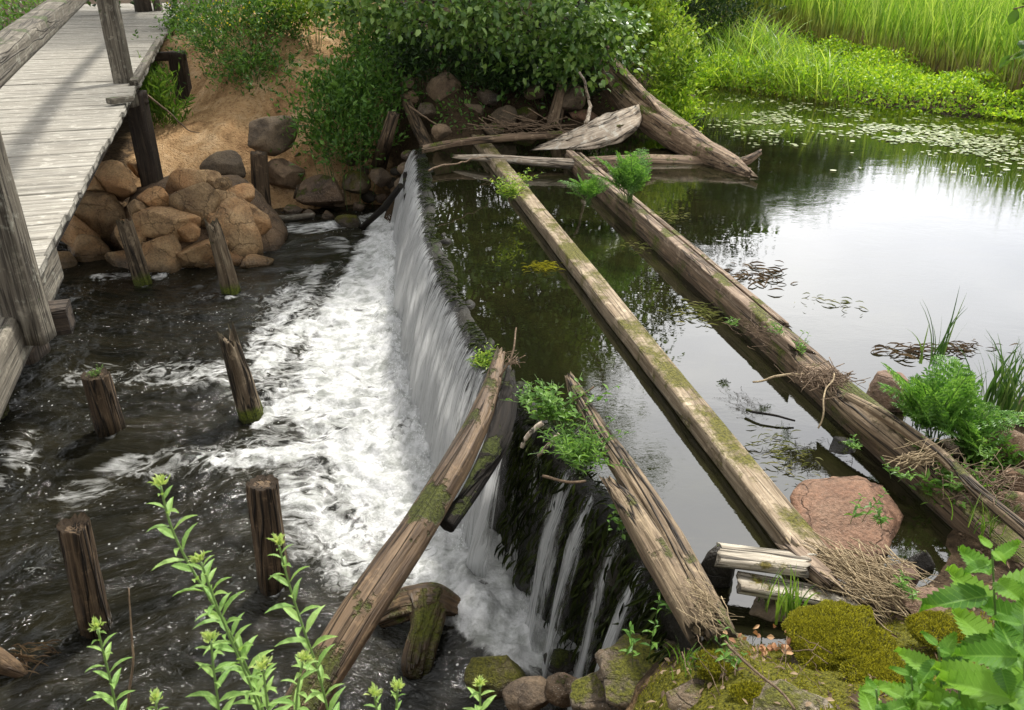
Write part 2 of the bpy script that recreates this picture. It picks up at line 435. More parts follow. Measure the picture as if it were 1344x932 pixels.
MOSSROCK = rockmat('mossy_stone', (.16,.12,.075), (.05,.036,.022), moss=.72, mosscol=(.12,.115,.012), wetz=.05, rough=.5)
BLACKROCK = rockmat('black_wet_stone', (.04,.036,.03), (.012,.011,.009), (.06,.047,.033), moss=.15, wetz=.1, rough=.5, spk=.1)
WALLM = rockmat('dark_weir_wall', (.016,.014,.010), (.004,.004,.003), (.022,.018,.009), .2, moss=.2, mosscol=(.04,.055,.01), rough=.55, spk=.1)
CONC = rockmat('old_concrete', (.22,.165,.11), (.06,.043,.028), (.32,.28,.22), .6, moss=.36, mosscol=(.15,.15,.015), spk=.5)
SOILSTONE = rockmat('brown_soil_stone', (.17,.115,.075), (.06,.04,.026), (.13,.09,.06), moss=.25, wetz=1.05)
ALDER = leafmat('alder_leaves', (.035,.085,.016), (.095,.19,.032), (.24,.36,.09), .36, .34, spec=.55)
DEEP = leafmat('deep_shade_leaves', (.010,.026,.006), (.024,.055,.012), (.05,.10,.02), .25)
BRIGHT = leafmat('bright_herb_leaves', (.09,.19,.012), (.21,.38,.02), (.42,.56,.05), .45)
BUSHG = leafmat('yellow_green_leaves', (.07,.15,.015), (.18,.31,.025), (.38,.48,.08), .42)
HERB = leafmat('bank_herb_leaves', (.025,.07,.012), (.065,.155,.022), (.14,.26,.045), .35)
FERN = leafmat('fresh_frond_leaves', (.045,.12,.018), (.09,.22,.032), (.18,.34,.07), .38)
REED = leafmat('reed_blades', (.08,.18,.02), (.20,.36,.04), (.42,.55,.12), .45, tipcol=(.26,.21,.10))
GRASS = leafmat('grass_blades', (.04,.10,.012), (.09,.19,.025), (.18,.28,.05), .4)
SEDGE = leafmat('sedge_blades', (.03,.075,.018), (.06,.13,.03), (.13,.20,.06), .35)
NETTLE = leafmat('nettle_leaves', (.04,.12,.012), (.08,.20,.02), (.16,.31,.035), .42, .5, vein=True, spec=.2)
GOLDR = leafmat('lance_leaves', (.12,.24,.05), (.20,.35,.085), (.30,.45,.13), .4, .5, vein=True)
BUD = leafmat('pale_buds', (.28,.40,.12), (.40,.52,.18), (.52,.60,.24), .4, .6)
YELLOW = leafmat('yellow_petals', (.55,.42,.02), (.7,.56,.02), (.8,.68,.05), .3, .6)
STEMG = leafmat('green_stems', (.09,.16,.04), (.13,.21,.06), (.18,.26,.08), .2)
DEADL = leafmat('dead_leaves', (.16,.07,.03), (.30,.14,.06), (.40,.24,.12), .2, .7)
PADM = leafmat('floating_leaf_skin', (.10,.14,.04), (.22,.26,.10), (.42,.44,.26), .1, .3, spec=.6)
MOSSL = leafmat('moss_fronds', (.07,.075,.008), (.18,.175,.014), (.38,.36,.03), .3, .7)
WEED = leafmat('drifting_weed', (.10,.12,.03), (.20,.22,.07), (.34,.33,.16), .2, .5)
FLOATBROWN = leafmat('brown_litter', (.07,.045,.025), (.15,.10,.06), (.28,.20,.12), .1, .8)

def ground_mat():
    n = N('earth_bank'); v = n.obj(); sand = n.attr('sand'); moss = n.attr('moss')
    f = n.noise(v, 2.2, 7, .65, .4); fi = n.noise(v, 22, 6, .7); pb = n.vor(v, 26)
    soil = n.ramp(fi, (.3, (.022,.015,.009)), (.7, (.09,.06,.034)))
    sd = n.ramp(f, (.3, (.20,.11,.05)), (.5, (.42,.265,.13)), (.7, (.56,.40,.235)))
    sd = n.mix(n.ramp(fi, (.32, .8), (.5, 0.)), sd, (.16,.092,.045))
    col = n.mix(n.ramp(n.ma('ADD', sand, n.ma('MULTIPLY', n.ma('SUBTRACT', f, .5), .9)), (.4, 0.), (.58, 1.)), soil, sd)
    mc = n.mix(n.ramp(n.noise(v, 90, 4, .7), (.35, 0.), (.65, 1.)), (.03,.033,.006), (.17,.16,.018))
    mm = n.ramp(n.ma('ADD', moss, n.ma('MULTIPLY', n.ma('SUBTRACT', n.noise(v, 6, 5, .65), .5), 1.4)), (.45, 0.), (.6, 1.))
    col = n.mix(mm, col, mc)
    h = n.ma('ADD', n.ma('MULTIPLY', f, 1.2), n.ma('ADD', n.ma('MULTIPLY', fi, .6), n.ma('MULTIPLY', n.ramp(pb, (.1, 1.), (.4, 0.)), .3)))
    return n.done(n.bsdf(col, .95, n.bump(h, 1., .05), .15))
GROUND = ground_mat()
def pond_mat():
    n = N('still_pond_water'); v = n.geo('Position')
    big = n.noise(v, .35, 3, .5)
    w1 = n.noise(n.vm('MULTIPLY', v, (1., 1.5, 1.)), 1.6, 3, .5, .6)
    w2 = n.noise(n.vm('MULTIPLY', v, (1., 1.8, 1.)), 11, 3, .55, 1.2)
    w2 = n.ma('MULTIPLY', w2, n.ramp(big, (.42, .04), (.62, 1.)))
    h = n.ma('ADD', n.ma('MULTIPLY', w1, .5), n.ma('MULTIPLY', w2, .12))
    col = n.ramp(n.noise(v, 1.1, 5, .65, .8), (.42, (.007,.007,.003)), (.62, (.012,.012,.004)), (.75, (.022,.022,.006)))
    x = n.bsdf(col, .012, n.bump(h, .2, .02), .5, 1.66)
    return n.done(x)
POND = pond_mat()
def stream_mat():
    n = N('foaming_stream_water'); v = n.attr('flow', 'Vector'); d = n.attr('foam'); P = n.geo('Position')
    # fine web of bubbles: ridged, warped noise in flow space
    wv = n.vm('ADD', v, n.vm('MULTIPLY', n.noise(v, 3., 4, .6, 0, True), (.35,.35,0)))
    a = n.noise(wv, 3.2, 9, .72, .8)
    b = n.ma('SUBTRACT', 1., n.ma('MULTIPLY', n.ma('ABSOLUTE', n.ma('SUBTRACT', n.noise(wv, 5.5, 5, .6, 1.0), .5)), 5.))
    c = n.ma('SUBTRACT', 1., n.ma('MULTIPLY', n.vor(wv, 9, 'DISTANCE_TO_EDGE'), 3.4))
    st_ = n.noise(n.vm('MULTIPLY', wv, (1.1, 4.5, 1.)), 2.2, 6, .68, .7)
    web = n.ma('ADD', n.ma('MULTIPLY', a, .40), n.ma('ADD', n.ma('MULTIPLY', b, .26), n.ma('ADD', n.ma('MULTIPLY', c, .16), n.ma('MULTIPLY', st_, .28))))
    m = n.ma('ADD', web, n.ma('MULTIPLY', n.ma('SUBTRACT', d, .5), 1.25))
    m = n.mapr(m, .63, .93)
    grain = n.noise(P, 75, 3, .7)
    m = n.ma('MULTIPLY', m, n.ma('ADD', .72, n.ma('MULTIPLY', grain, .6)), clamp=True)
    dots = n.ramp(n.vor(P, 15), (.09, 1.), (.15, 0.))
    sel = n.ramp(n.noise(v, 1.8, 3, .6), (.44, 0.), (.56, .8))
    m = n.ma('MAXIMUM', m, n.ma('MULTIPLY', dots, n.ma('MULTIPLY', sel, n.mapr(d, .0, .35))))
    hh = n.noise(n.vm('MULTIPLY', wv, (1., 2.2, 1.)), 7, 5, .6, 1.4)
    hf = n.noise(n.vm('MULTIPLY', wv, (1., 1.6, 1.)), 22, 3, .6, 1.)
    h = n.ma('ADD', n.ma('MULTIPLY', hh, 1.), n.ma('MULTIPLY', hf, .10))
    nb = n.bump(h, .42, .05)
    wcol = n.ramp(n.noise(v, 2., 4, .6), (.35, (.006,.006,.004)), (.7, (.018,.016,.009)))
    wat = n.bsdf(wcol, .03, nb, .5, 1.37)
    fb = n.bump(n.ma('ADD', n.ma('MULTIPLY', n.noise(P, 16, 8, .75), 1.), n.ma('MULTIPLY', a, .9)), .8, .05)
    fv = n.ramp(n.noise(n.vm('ADD', P, n.vm('MULTIPLY', n.noise(P, 4, 3, .6, 0, True), (.2,.2,.1))), 7, 7, .7), (.36, (.36,.37,.34)), (.58, (.76,.76,.75)))
    fo = n.bsdf(n.mix(m, (.40,.40,.37), fv), .55, fb, .3)
    x = n.n('MixShader'); n.set(x.inputs[0], m); n.t.links.new(wat, x.inputs[1]); n.t.links.new(fo, x.inputs[2])
    return n.done(x.outputs[0])
STREAM = stream_mat()
def fall_mat():
    n = N('falling_water'); v0 = n.attr('st', 'Vector'); v = n.vm('ADD', v0, n.vm('MULTIPLY', n.noise(n.vm('MULTIPLY', v0, (2.5, 1.6, 1.)), 1., 4, .6, 0, True), (.16, .25, 0.))); d = n.attr('dens')
    a = n.noise(n.vm('MULTIPLY', v, (26., 1.9, 1.)), 1., 6, .65, .35)
    b = n.noise(n.vm('MULTIPLY', v, (95., 6.5, 1.)), 1., 4, .65, .3)
    c = n.noise(n.vm('MULTIPLY', v, (5., 2.2, 1.)), 1., 5, .65, .5)
    t = n.sep(v, 1)
    s = n.ma('ADD', n.ma('MULTIPLY', a, .5), n.ma('ADD', n.ma('MULTIPLY', b, .35), n.ma('MULTIPLY', c, .42)))
    s = n.ma('ADD', s, n.ma('MULTIPLY', n.ma('SUBTRACT', d, .5), .7))
    al = n.mapr(s, .63, .80)
    st = n.noise(n.vm('MULTIPLY', v, (75., 3.2, 1.)), 1., 5, .7, .3)
    wc = n.ramp(st, (.32, (.55,.56,.54)), (.52, (.92,.93,.92)))
    w0 = n.bsdf(wc, .4, n.bump(n.ma('ADD', a, b), .6, .02), .5); tl = n.n('BsdfTranslucent'); n.set(tl.inputs[0], wc)
    wm_ = n.n('MixShader'); wm_.inputs[0].default_value = .6; n.t.links.new(w0, wm_.inputs[1]); n.t.links.new(tl.outputs[0], wm_.inputs[2]); white = wm_.outputs[0]
    tr = n.n('BsdfTransparent'); gl = n.n('BsdfGlossy'); gl.inputs['Roughness'].default_value = .12
    gl.inputs['Color'].default_value = (.9,.9,.9,1)
    n.set(gl.inputs['Normal'], n.bump(n.ma('ADD', a, b), .8, .03))
    g = n.n('MixShader'); n.set(g.inputs[0], n.mapr(d, .25, .7, 0., .10)); n.t.links.new(tr.outputs[0], g.inputs[1]); n.t.links.new(gl.outputs[0], g.inputs[2])
    x = n.n('MixShader'); n.set(x.inputs[0], al); n.t.links.new(g.outputs[0], x.inputs[1]); n.t.links.new(white, x.inputs[2])
    return n.done(x.outputs[0])
FALL = fall_mat()
def spray_mat():
    n = N('white_spray'); return n.done(n.bsdf((.85,.86,.86), .3, None, .5))
SPRAY = spray_mat()

STUMPW = wood('wet_brown_stump_wood', (.17,.11,.055), (.045,.028,.015), .6, moss=.34, mosscol=(.11,.12,.012), wetz=.03, crack=.5, bark=True, rough=.5)
WALLWEED = leafmat('dark_hanging_weed', (.006,.008,.002), (.016,.022,.005), (.04,.055,.01), .15, .6, spec=.15)
# ================================================================ weir crest line
CP = [(549,192),(553,212),(558,260),(568,320),(588,375),(614,430),(645,485),(688,540),(735,592),(790,650),(838,705),(876,775),(902,850),(915,905)]
CR = np.array([at(x, y, 1.17) for x, y in CP])
CR, CRt = resample(np.c_[CR, np.ones(len(CR))], .04); CR = CR[:, :3]
def crest_x(Y): return np.interp(Y, CR[::-1, 1], CR[::-1, 0])
CT_ = unit(np.gradient(CR, axis=0)); CN = np.stack([CT_[:, 1], -CT_[:, 0], 0*CT_[:, 0]], 1)   # points down-stream (-x)
if CN[20, 0] > 0: CN = -CN
for _ in range(30): CN[1:-1] = (CN[:-2]+CN[1:-1]*2+CN[2:])/4
CN = unit(CN)
PXS = np.array([at(x, y, 1.17)[1] for x, y in CP])
def s_of(px, py):
    p = at(px, py, 1.17); return CRt[np.argmin(np.linalg.norm(CR-p, axis=1))]
# ================================================================ terrain
G = []
def g(px, py, z): G.append(tuple(at(px, py, z)))
def w(x, y, z): G.append((x, y, z))
for q in [(100,450),(100,700),(300,400),(300,600),(300,850),(450,450),(450,700),(600,840),(20,560),(450,350),(20,420),(230,420),(120,400)]: g(*q, -.55)
for q in [(-8,3,-.5),(-8,7,-.5),(-12,5,-.5),(-14,9,-.5),(-9,10,-.5),(-20,7,-.5),(-16,3,-.3),(-11,11,-.4),(-7,8.5,-.5)]: w(*q)
for i in range(8, len(CR), 22):
    q = CR[i]+CN[i]*.55; w(q[0], q[1], -.5)
    q = CR[i]-CN[i]*.35; w(q[0], q[1], .55)
for q in [(650,300),(750,450),(850,600),(900,700),(1000,500),(1100,400),(1000,300),(1200,350),(1300,250),(1050,230),(850,260),(700,240),(1000,640),(1150,450),(960,760),(1240,420)]: g(*q, .35)
for q in [(8,9,.4),(12,10,.5),(15,13,.6),(7,6.5,.6),(12,7,.6),(20,14,.6)]: w(*q)
# left far bank
g(250,330,-.15); g(90,345,-.25); 
g(230,225,.7)
for _q in [(320,238,12.95),(345,240,13.0),(340,205,13.35),(340,262,12.8),(300,205,13.1),(300,235,12.75),(360,225,13.2)]: G.append(tuple(atY(*_q))); g(130,210,.95); g(270,170,1.15); g(240,118,1.33); g(200,160,1.2)
g(400,90,2.0); g(430,45,2.35); g(370,20,2.7); g(300,30,2.6); g(300,100,1.8);  g(540,150,1.35)
w(-6,18,2.6); w(-8.5,19,1.8); w(-9,24,1.9); w(-10,20,1.8); w(-11,24,1.9); w(-9.5,22,1.85); w(-10.5,28,1.95); w(-12,14,1.4); w(-13,18,2.0); w(-4,19,3.0); w(-10,12.6,.8); w(-14,12.5,.7)
w(-7.9,21,1.9); w(-6.0,25,2.6)
# centre bank
g(565,172,1.25); g(640,178,1.22); g(720,172,1.2); g(800,165,1.18); g(880,150,1.12); g(910,118,.8); g(895,132,.9); g(620,120,1.75); g(700,110,1.75); g(780,105,1.7)
w(-1,17,2.7); w(1,17,2.6); w(3,18.5,2.3); w(-2,21,3.1); w(2,22,3.0); w(5,24,2.2); g(850,90,1.9); g(870,60,2.0)
# far shore
for q in [(1000,122),(1100,136),(1200,148),(1330,156)]: g(*q, 1.10)
g(960,75,1.35); g(1100,90,1.4); g(1250,120,1.35); g(1340,145,1.2)
for q in [(5,20,1.4),(10,19,1.35),(13,16.5,1.3),(15,22,1.4),(22,17,1.3),(22,26,1.6),(8,30,1.8),(0,32,2.8),(16,34,1.8),(-10,34,2.8)]: w(*q)
# near right shore and the foreground bank
g(1344,560,1.2); g(1250,560,1.15); g(1200,520,1.05); g(1330,640,1.25); g(1290,620,1.2); g(1200,640,1.05); g(1344,515,1.12)
g(1180,600,1.0); g(1170,700,.95); g(1240,690,1.05); g(1330,740,1.3); g(1100,600,.75)
for q in [(4.5,4.2,1.4),(6,4.4,1.4),(6,2,1.9),(9,5,1.4),(14,5,1.4),(20,7,1.4)]: w(*q)
g(1010,800,1.22); g(1015,845,1.38); g(985,850,1.38); g(1000,822,1.26); g(1040,835,1.34); g(1150,795,1.2); g(1080,770,1.12); g(940,815,1.1); g(1250,800,1.28); g(1080,850,1.38); g(1000,870,1.42); g(920,880,1.35)
g(850,890,1.22); g(800,905,1.08); g(700,925,.75); g(760,915,.98); g(1200,880,1.5); g(1300,900,1.6); g(1000,930,1.55); g(1150,930,1.6); g(900,925,1.4); g(640,960,.35)
for q in [(0,0,2.1),(1,.8,2.0),(2,.6,2.0),(3,.8,2.0),(4,1.2,1.9),(0,1.,1.85),(.5,1.6,1.45),(-1,.8,1.7),(-2,.8,1.6),(-4,1,1.5),(-8,0,1.6),(-1,1.9,.35),(-.6,2.1,.2),(-2,2.0,.1),(-4,2.2,.0),(-3,1.6,.7),(-.2,2.1,.35),
          (.1,2.3,.1),(0,-4,2.4),(6,-3,2.4),(-6,-3,2.2),(14,0,2),(-14,-1,1.9),(-1.2,2.5,-.1),(-3,2.9,-.3)]: w(*q)
for q in [(350,292,-.15),(373,255,.2),(373,212,.55),(421,280,-.05),(421,240,.35),(395,270,.05),(410,215,.65),(450,270,.0),(450,240,.3),(470,225,.45),(465,262,.05),(490,270,-.05),(500,240,.3),(510,215,.55),(530,200,.8),(520,260,0),(440,190,.95),(480,180,1.0),(363,190,.8),(410,180,1.0),(380,295,-.25),(430,300,-.25),(490,300,-.3),(510,290,-.3),(581,128,1.5),(534,138,1.3),(540,200,1.0)]: g(*q)
for _q in [(330,160,13.9),(480,110,14.7),(510,60,16.2),(450,160,13.9),(420,130,14.4),(240,118,16.3),(236,142,15.0),(252,155,14.2),(268,128,15.8)]: G.append(tuple(atY(*_q)))
G = np.unique(np.round(np.array(G), 4), axis=0)
def rbf_fit(Pn, sm=.06):
    D = np.sqrt(((Pn[:, None, :2]-Pn[None, :, :2])**2).sum(2)+.16)
    n = len(Pn); A = np.zeros((n+1, n+1)); A[:n, :n] = -D-sm*np.eye(n)*-1; A[:n, n] = 1; A[n, :n] = 1
    return np.linalg.solve(A, np.r_[Pn[:, 2], 0])
GW = rbf_fit(G)
def ground_z(x, y, rough=True):
    x = np.atleast_1d(np.asarray(x, float)); y = np.atleast_1d(np.asarray(y, float))
    out = np.zeros(len(x))
    for a in range(0, len(x), 20000):
        D = np.sqrt((x[a:a+20000, None]-G[None, :, 0])**2+(y[a:a+20000, None]-G[None, :, 1])**2+.16); out[a:a+20000] = -D@GW[:-1]+GW[-1]
    if rough:
        q = p3(x, y, 0)
        amp = np.clip((out-.2)*1.2, .25, 1)
        out = out+amp*(.10*fbm(q*.9, 3, 3)+.05*fbm(q*3.1, 4, 8)+.02*fbm(q*9., 3, 12))
    r = np.hypot(x-2, y-12); k = np.clip((r-28)/20, 0, 1)
    return out*(1-k)+1.9*k
def axis(lo, hi, d, far, gr=1.25):
    a = list(np.arange(lo, hi, d)); st = d
    while a[-1] < far: st *= gr; a.append(a[-1]+st)
    st = d; b = [lo]
    while b[-1] > -far: st *= gr; b.append(b[-1]-st)
    return np.array(b[1:][::-1]+a)
def grid(xs, ys):
    X, Y = np.meshgrid(xs, ys); nx, ny = len(xs), len(ys)
    i = np.arange(nx*ny).reshape(ny, nx)
    Fq = np.stack([i[:-1, :-1], i[:-1, 1:], i[1:, 1:], i[1:, :-1]], -1).reshape(-1, 4)
    return X.ravel(), Y.ravel(), Fq
xs = axis(-12, 15, .09, 600); ys = np.concatenate([axis(-1, 6, .05, 0)[0:0], axis(-1, 24, .07, 600)])
X, Y, Fq = grid(xs, ys)
Z = ground_z(X, Y)
# masks (soil cover, not light): bare sand on the left slope, moss on the near bank
def near_seg(x, y, pts):
    """pts rows x,y,r -> 1 at the line, 0 at distance r"""
    m = np.zeros(len(x)); pts = np.asarray(pts, float)
    if len(pts) == 1: pts = np.repeat(pts, 2, 0)
    for a, b in zip(pts[:-1], pts[1:]):
        d = b[:2]-a[:2]; L = max(d@d, 1e-9)
        t = np.clip(((x-a[0])*d[0]+(y-a[1])*d[1])/L, 0, 1)
        dist = np.hypot(x-a[0]-t*d[0], y-a[1]-t*d[1]); r = a[2]+(b[2]-a[2])*t
        m = np.maximum(m, np.clip(1-dist/r, 0, 1))
    return m
def pl(z, *q): return [(*at(a, b, z)[:2], r) for a, b, r in q]
sand = near_seg(X, Y, pl(1.1, (235,230,.6), (262,195,.75)))+near_seg(X, Y, pl(1.4, (262,175,1.0), (320,140,1.2), (400,90,1.3)))+near_seg(X, Y, pl(2.2, (400,90,1.6), (440,45,1.8), (470,15,2.0)))+near_seg(X, Y, pl(1.6, (230,170,1.4), (290,80,1.8), (300,40,1.8)))
sand = np.clip(sand*1.4, 0, 1)
moss = near_seg(X, Y, pl(1.4, (1090,845,.5), (1230,830,.4)))+.85*near_seg(X, Y, pl(1.4, (930,880,.35), (1000,930,.3)))+.5*near_seg(X, Y, [(-1,.8,3), (4,.8,3)])
sand = sand+.55*near_seg(X, Y, pl(1.3, (700,900,.5), (850,880,.5), (980,900,.5)))
struct(mesh('ground', np.stack([X, Y, Z], 1), Fq, GROUND, None, {'sand': sand, 'moss': np.clip(moss, 0, 1)}))
# ================================================================ pond
ci = CR[::4]-CN[::4]*.02
poly = [(p[0], p[1], ZU) for p in ci]+[(1.0, 1.6, ZU), (9, 1.2, ZU), (60, 1.2, ZU), (60, 60, ZU), (-1.2, 60, ZU), (-1.3, 13, ZU)]
struct(mesh('pond_water', poly, [list(range(len(poly)))], POND, smooth=False))
# ================================================================ stream surface with foam
xs = np.concatenate([-7.2-np.cumsum(.022*1.12**np.arange(1, 45))[::-1], np.arange(-7.2, 1.7, .022)])
ys = np.arange(1.2, 13.2, .022)
X, Y, Fq = grid(xs, ys)
cx = crest_x(Y)
keep = X < cx+.12
foam = np.full(len(X), .22)
def band(st, *q):
    global foam
    k_ = near_seg(X, Y, pl(0, *[(a, b, r*1.25) for a, b, r in q])); k_ = k_*k_*(3-2*k_)
    foam = np.maximum(foam, st*np.clip(k_*1.25, 0, 1))
band(1.0, (505,285,.4), (515,340,.6), (540,420,.75), (575,500,.8), (610,590,.75), (650,670,.65), (700,740,.6), (755,810,.5), (790,860,.35))
band(.80, (490,320,.4), (470,400,.8), (460,480,1.0), (490,560,1.0), (550,650,.9), (600,700,.7))
band(.57, (440,320,.5), (400,400,1.0), (370,480,1.1), (390,570,1.2), (460,660,1.2), (540,720,1.))
band(.66, (420,350,.2), (395,400,.22), (350,430,.2), (330,470,.15))
band(.66, (470,700,.2), (420,680,.2), (380,650,.15))
band(.74, (420,560,.35), (390,530,.3), (350,545,.2))
band(.72, (440,570,.3), (370,600,.35), (290,602,.25))
band(.75, (400,430,.4), (370,450,.3), (350,480,.25))
band(.55, (340,490,.8), (240,485,.7), (120,492,.6))
band(.56, (400,590,.7), (300,600,.6), (180,612,.5), (110,640,.45))
band(.62, (500,285,.5), (420,300,.5), (360,300,.35), (335,330,.3), (240,350,.3), (130,362,.25))
band(.42, (300,400,.9), (180,410,.8), (100,400,.6))
band(.45, (20,580,.5), (0,640,.4))
band(.40, (60,720,.6), (250,660,.6), (420,760,.8))
band(1.1, (575,765,.28), (612,790,.28), (640,830,.28), (690,850,.3), (760,850,.3))
band(.62, (620,860,.5), (560,770,.8), (500,720,.9))
band(1.0, (690,740,.5), (720,800,.6), (770,860,.5), (820,880,.35))
band(.5, (470,800,.4), (520,870,.4))
for _b in [(348,548,.13),(352,540,.10),(338,556,.10)]: band(.95, _b)
for _b in [(307,390,.10),(190,375,.12),(300,392,.10),(146,572,.12),(362,775,.12),(372,766,.08),(210,362,.2),(300,352,.2)]: band(.68, _b)
dark = near_seg(X, Y, pl(0, (130,560,.5), (290,560,.5)))*.25+near_seg(X, Y, pl(0, (330,345,.4), (400,335,.5)))*.5+near_seg(X, Y, pl(0, (470,830,.35), (600,880,.3)))*.35
foam = foam-dark
q = p3(X, Y, 0)
qs0 = np.stack([X*.6+.5*fbm(q*.55, 3, 21), Y*1.5+.6*fbm(q*.55+9, 3, 22), 0*X], 1)
foam += .22*fbm(q*.9, 5, 41, .6)+.12*fbm(qs0*2.4, 4, 43, .6)
wx = X*.75+.5*fbm(q*.55, 3, 21); wy = Y*1.25+.6*fbm(q*.55+9, 3, 22)
act = np.clip(foam, 0, 1.2)
qs = np.stack([wx, wy, 0*wx], 1)
Z = (.030+.035*act)*fbm(qs*1.8, 3, 31)+(.020+.030*act)*(np.abs(fbm(qs*4.2, 4, 35))*2-.4)+.008*fbm(qs*11, 3, 37)
Z += .11*np.clip(act-.7, 0, .4)*2*(.3+np.abs(fbm(q*4, 5, 44, .6))*1.3)
Z += .013*fbm(np.stack([wx*2.2+wy*1.2, wy*7, 0*wx], 1), 3, 51)
Z += .13*near_seg(X, Y, [(*(CR[i]+CN[i]*.46)[:2], .38) for i in range(10, int(len(CR)*.80), 12)])**1.5*(.35+1.2*np.abs(fbm(q*6, 4, 47, .6)))
foam = np.clip(foam, 0, 1.25)
kf = keep[Fq].all(1); Fk = Fq[kf]
used = np.zeros(len(X), bool); used[Fk.ravel()] = True; idx = np.cumsum(used)-1
struct(mesh('stream_water', np.stack([X, Y, Z], 1)[used], idx[Fk], STREAM, None, {'foam': foam[used], 'flow': qs[used]}))
# ================================================================ weir: wall + stones
weir = thing('weir', (CR[120][0], CR[120][1], -.5), 'long dark dam wall of stones that the water pours over', 'weir')
prof = [(-.22, .95), (-.18, 1.08), (-.08, 1.165), (-.02, 1.165), (.03, 1.10), (.05, .95), (.07, .75), (.09, .55), (.10, .35), (.12, .15), (.14, -.1), (.16, -.5)]
_zz = np.linspace(.95, -.5, 22); prof = prof[:5]+[(.05+.10*(.95-z_)/1.45, z_) for z_ in _zz]
n = len(CR); V = []
for o_, z_ in prof: V.append(CR+CN*o_+np.array([0,0,1.])*(z_-1.17))
V = np.stack(V, 1).reshape(-1, 3); k = len(prof)
V += fbm(V*2.2, 4, 60)[:, None]*.09*np.array([1, .6, .15])+(fbm(V*np.array([9,9,1.2]), 4, 66, .65)[:, None]*.10*np.array([1,.6,.1]))*np.clip((1.12-V[:, 2:3])*6, 0, 1)
i = np.arange(n*k).reshape(n, k); Fq = np.stack([i[:-1, :-1], i[:-1, 1:], i[1:, 1:], i[1:, :-1]], -1).reshape(-1, 4)
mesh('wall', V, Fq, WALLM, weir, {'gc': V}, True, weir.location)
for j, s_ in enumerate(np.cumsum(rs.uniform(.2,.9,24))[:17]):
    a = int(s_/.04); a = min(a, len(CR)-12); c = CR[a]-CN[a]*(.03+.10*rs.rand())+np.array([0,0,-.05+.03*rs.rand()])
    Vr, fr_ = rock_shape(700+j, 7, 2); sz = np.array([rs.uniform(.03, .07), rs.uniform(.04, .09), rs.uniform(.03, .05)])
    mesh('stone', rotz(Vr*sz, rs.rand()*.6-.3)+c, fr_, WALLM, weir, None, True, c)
# ================================================================ waterfall sheet
sN = 420; tN = 30
sv = np.linspace(.1, CRt[-1]-.5, sN)
C0 = np.stack([np.interp(sv, CRt, CR[:, k]) for k in range(3)], 1); N0 = unit(np.stack([np.interp(sv, CRt, CN[:, k]) for k in range(3)], 1))
waypts = [((549,192),.75), ((560,260),.85), ((588,375),.78), ((614,430),.78), ((645,485),.70), ((672,520),.85), ((690,541),.7), ((700,553),.3), ((722,575),.08), ((735,590),.22), ((746,601),.30), ((762,618),.8), ((776,635),.28), ((790,650),.8), ((806,668),.22), ((818,680),.2), ((830,695),.72), ((845,716),.15), ((862,745),.72), ((875,772),.1), ((900,845),.0)]
ws = [s_of(*p_) for p_, _ in waypts]; wd = [d_ for _, d_ in waypts]
dn = np.interp(sv, ws, wd)
thr = .44*np.interp(sv, [0, s_of(688,540), s_of(760,615)], [1, .8, .65])
thr = thr*(1+.15*fbm(p3(sv*2, 0, 0), 2, 70))
t = np.linspace(0, 1, tN)
T, Sg = np.meshgrid(t, sv)
off = .01+thr[:, None]*T; z = 1.185-1.26*T**1.75
n1 = fbm(np.stack([Sg.ravel()*9, T.ravel()*1.2, 0*T.ravel()], 1), 3, 71).reshape(T.shape)
off = off+n1*.09*T+.012
V = C0[:, None]+N0[:, None]*off[..., None]; V[..., 2] = z+.02*n1*T
V[..., 0] += 0
dd = dn[:, None]*(1-.35*np.exp(-(T/.12)**2))+.34*(T-.5)
i = np.arange(sN*tN).reshape(sN, tN); Fq = np.stack([i[:-1, :-1], i[:-1, 1:], i[1:, 1:], i[1:, :-1]], -1).reshape(-1, 4)
struct(mesh('waterfall', V.reshape(-1, 3), Fq, FALL, None, {'st': np.stack([Sg.ravel(), T.ravel(), 0*T.ravel()], 1), 'dens': dd.ravel()}))
# spray droplets thrown up at the foot
r = np.random.RandomState(3); nd = 7500
si = (r.rand(nd)**.9*sN*.80).astype(int); pd_ = C0[si]+N0[si]*(thr[si]*r.normal(1.05, .22, nd))[:, None]
pd_[:, 2] = np.abs(r.normal(0, .10, nd))+.02
Vi, fi_ = ico(1); sz = r.uniform(.0015, .005, nd)
V = (pd_[:, None]+Vi[None]*sz[:, None, None]*np.array([1,1,1.6])).reshape(-1, 3); Fi = (fi_[None]+np.arange(nd)[:, None, None]*len(Vi)).reshape(-1, 3)
stuff(mesh('spray', V, Fi, SPRAY), 'white droplets of spray thrown up along the foot of the waterfall', 'spray')

# fine trickles down the bare part of the wall
s0, s1 = s_of(690, 541), s_of(905, 850); sN, tN = 260, 34
sv = np.linspace(s0, min(s1, CRt[-1]-.05), sN); t = np.linspace(0, 1, tN)
C0 = np.stack([np.interp(sv, CRt, CR[:, k]) for k in range(3)], 1); N0 = unit(np.stack([np.interp(sv, CRt, CN[:, k]) for k in range(3)], 1))
T, Sg = np.meshgrid(t, sv); n1 = fbm(np.stack([Sg.ravel()*7, T.ravel()*2.2, 0*T.ravel()], 1), 4, 171).reshape(T.shape)
off = .09+.13*T+.07*n1; V = C0[:, None]+N0[:, None]*off[..., None]; V[..., 2] = 1.14-1.2*T
dd = .30+.42*fbm(np.stack([Sg.ravel()*11, T.ravel()*1.3+3, 0*T.ravel()], 1), 3, 172).reshape(T.shape)+.10*T
i = np.arange(sN*tN).reshape(sN, tN); Fq = np.stack([i[:-1, :-1], i[:-1, 1:], i[1:, 1:], i[1:, :-1]], -1).reshape(-1, 4)
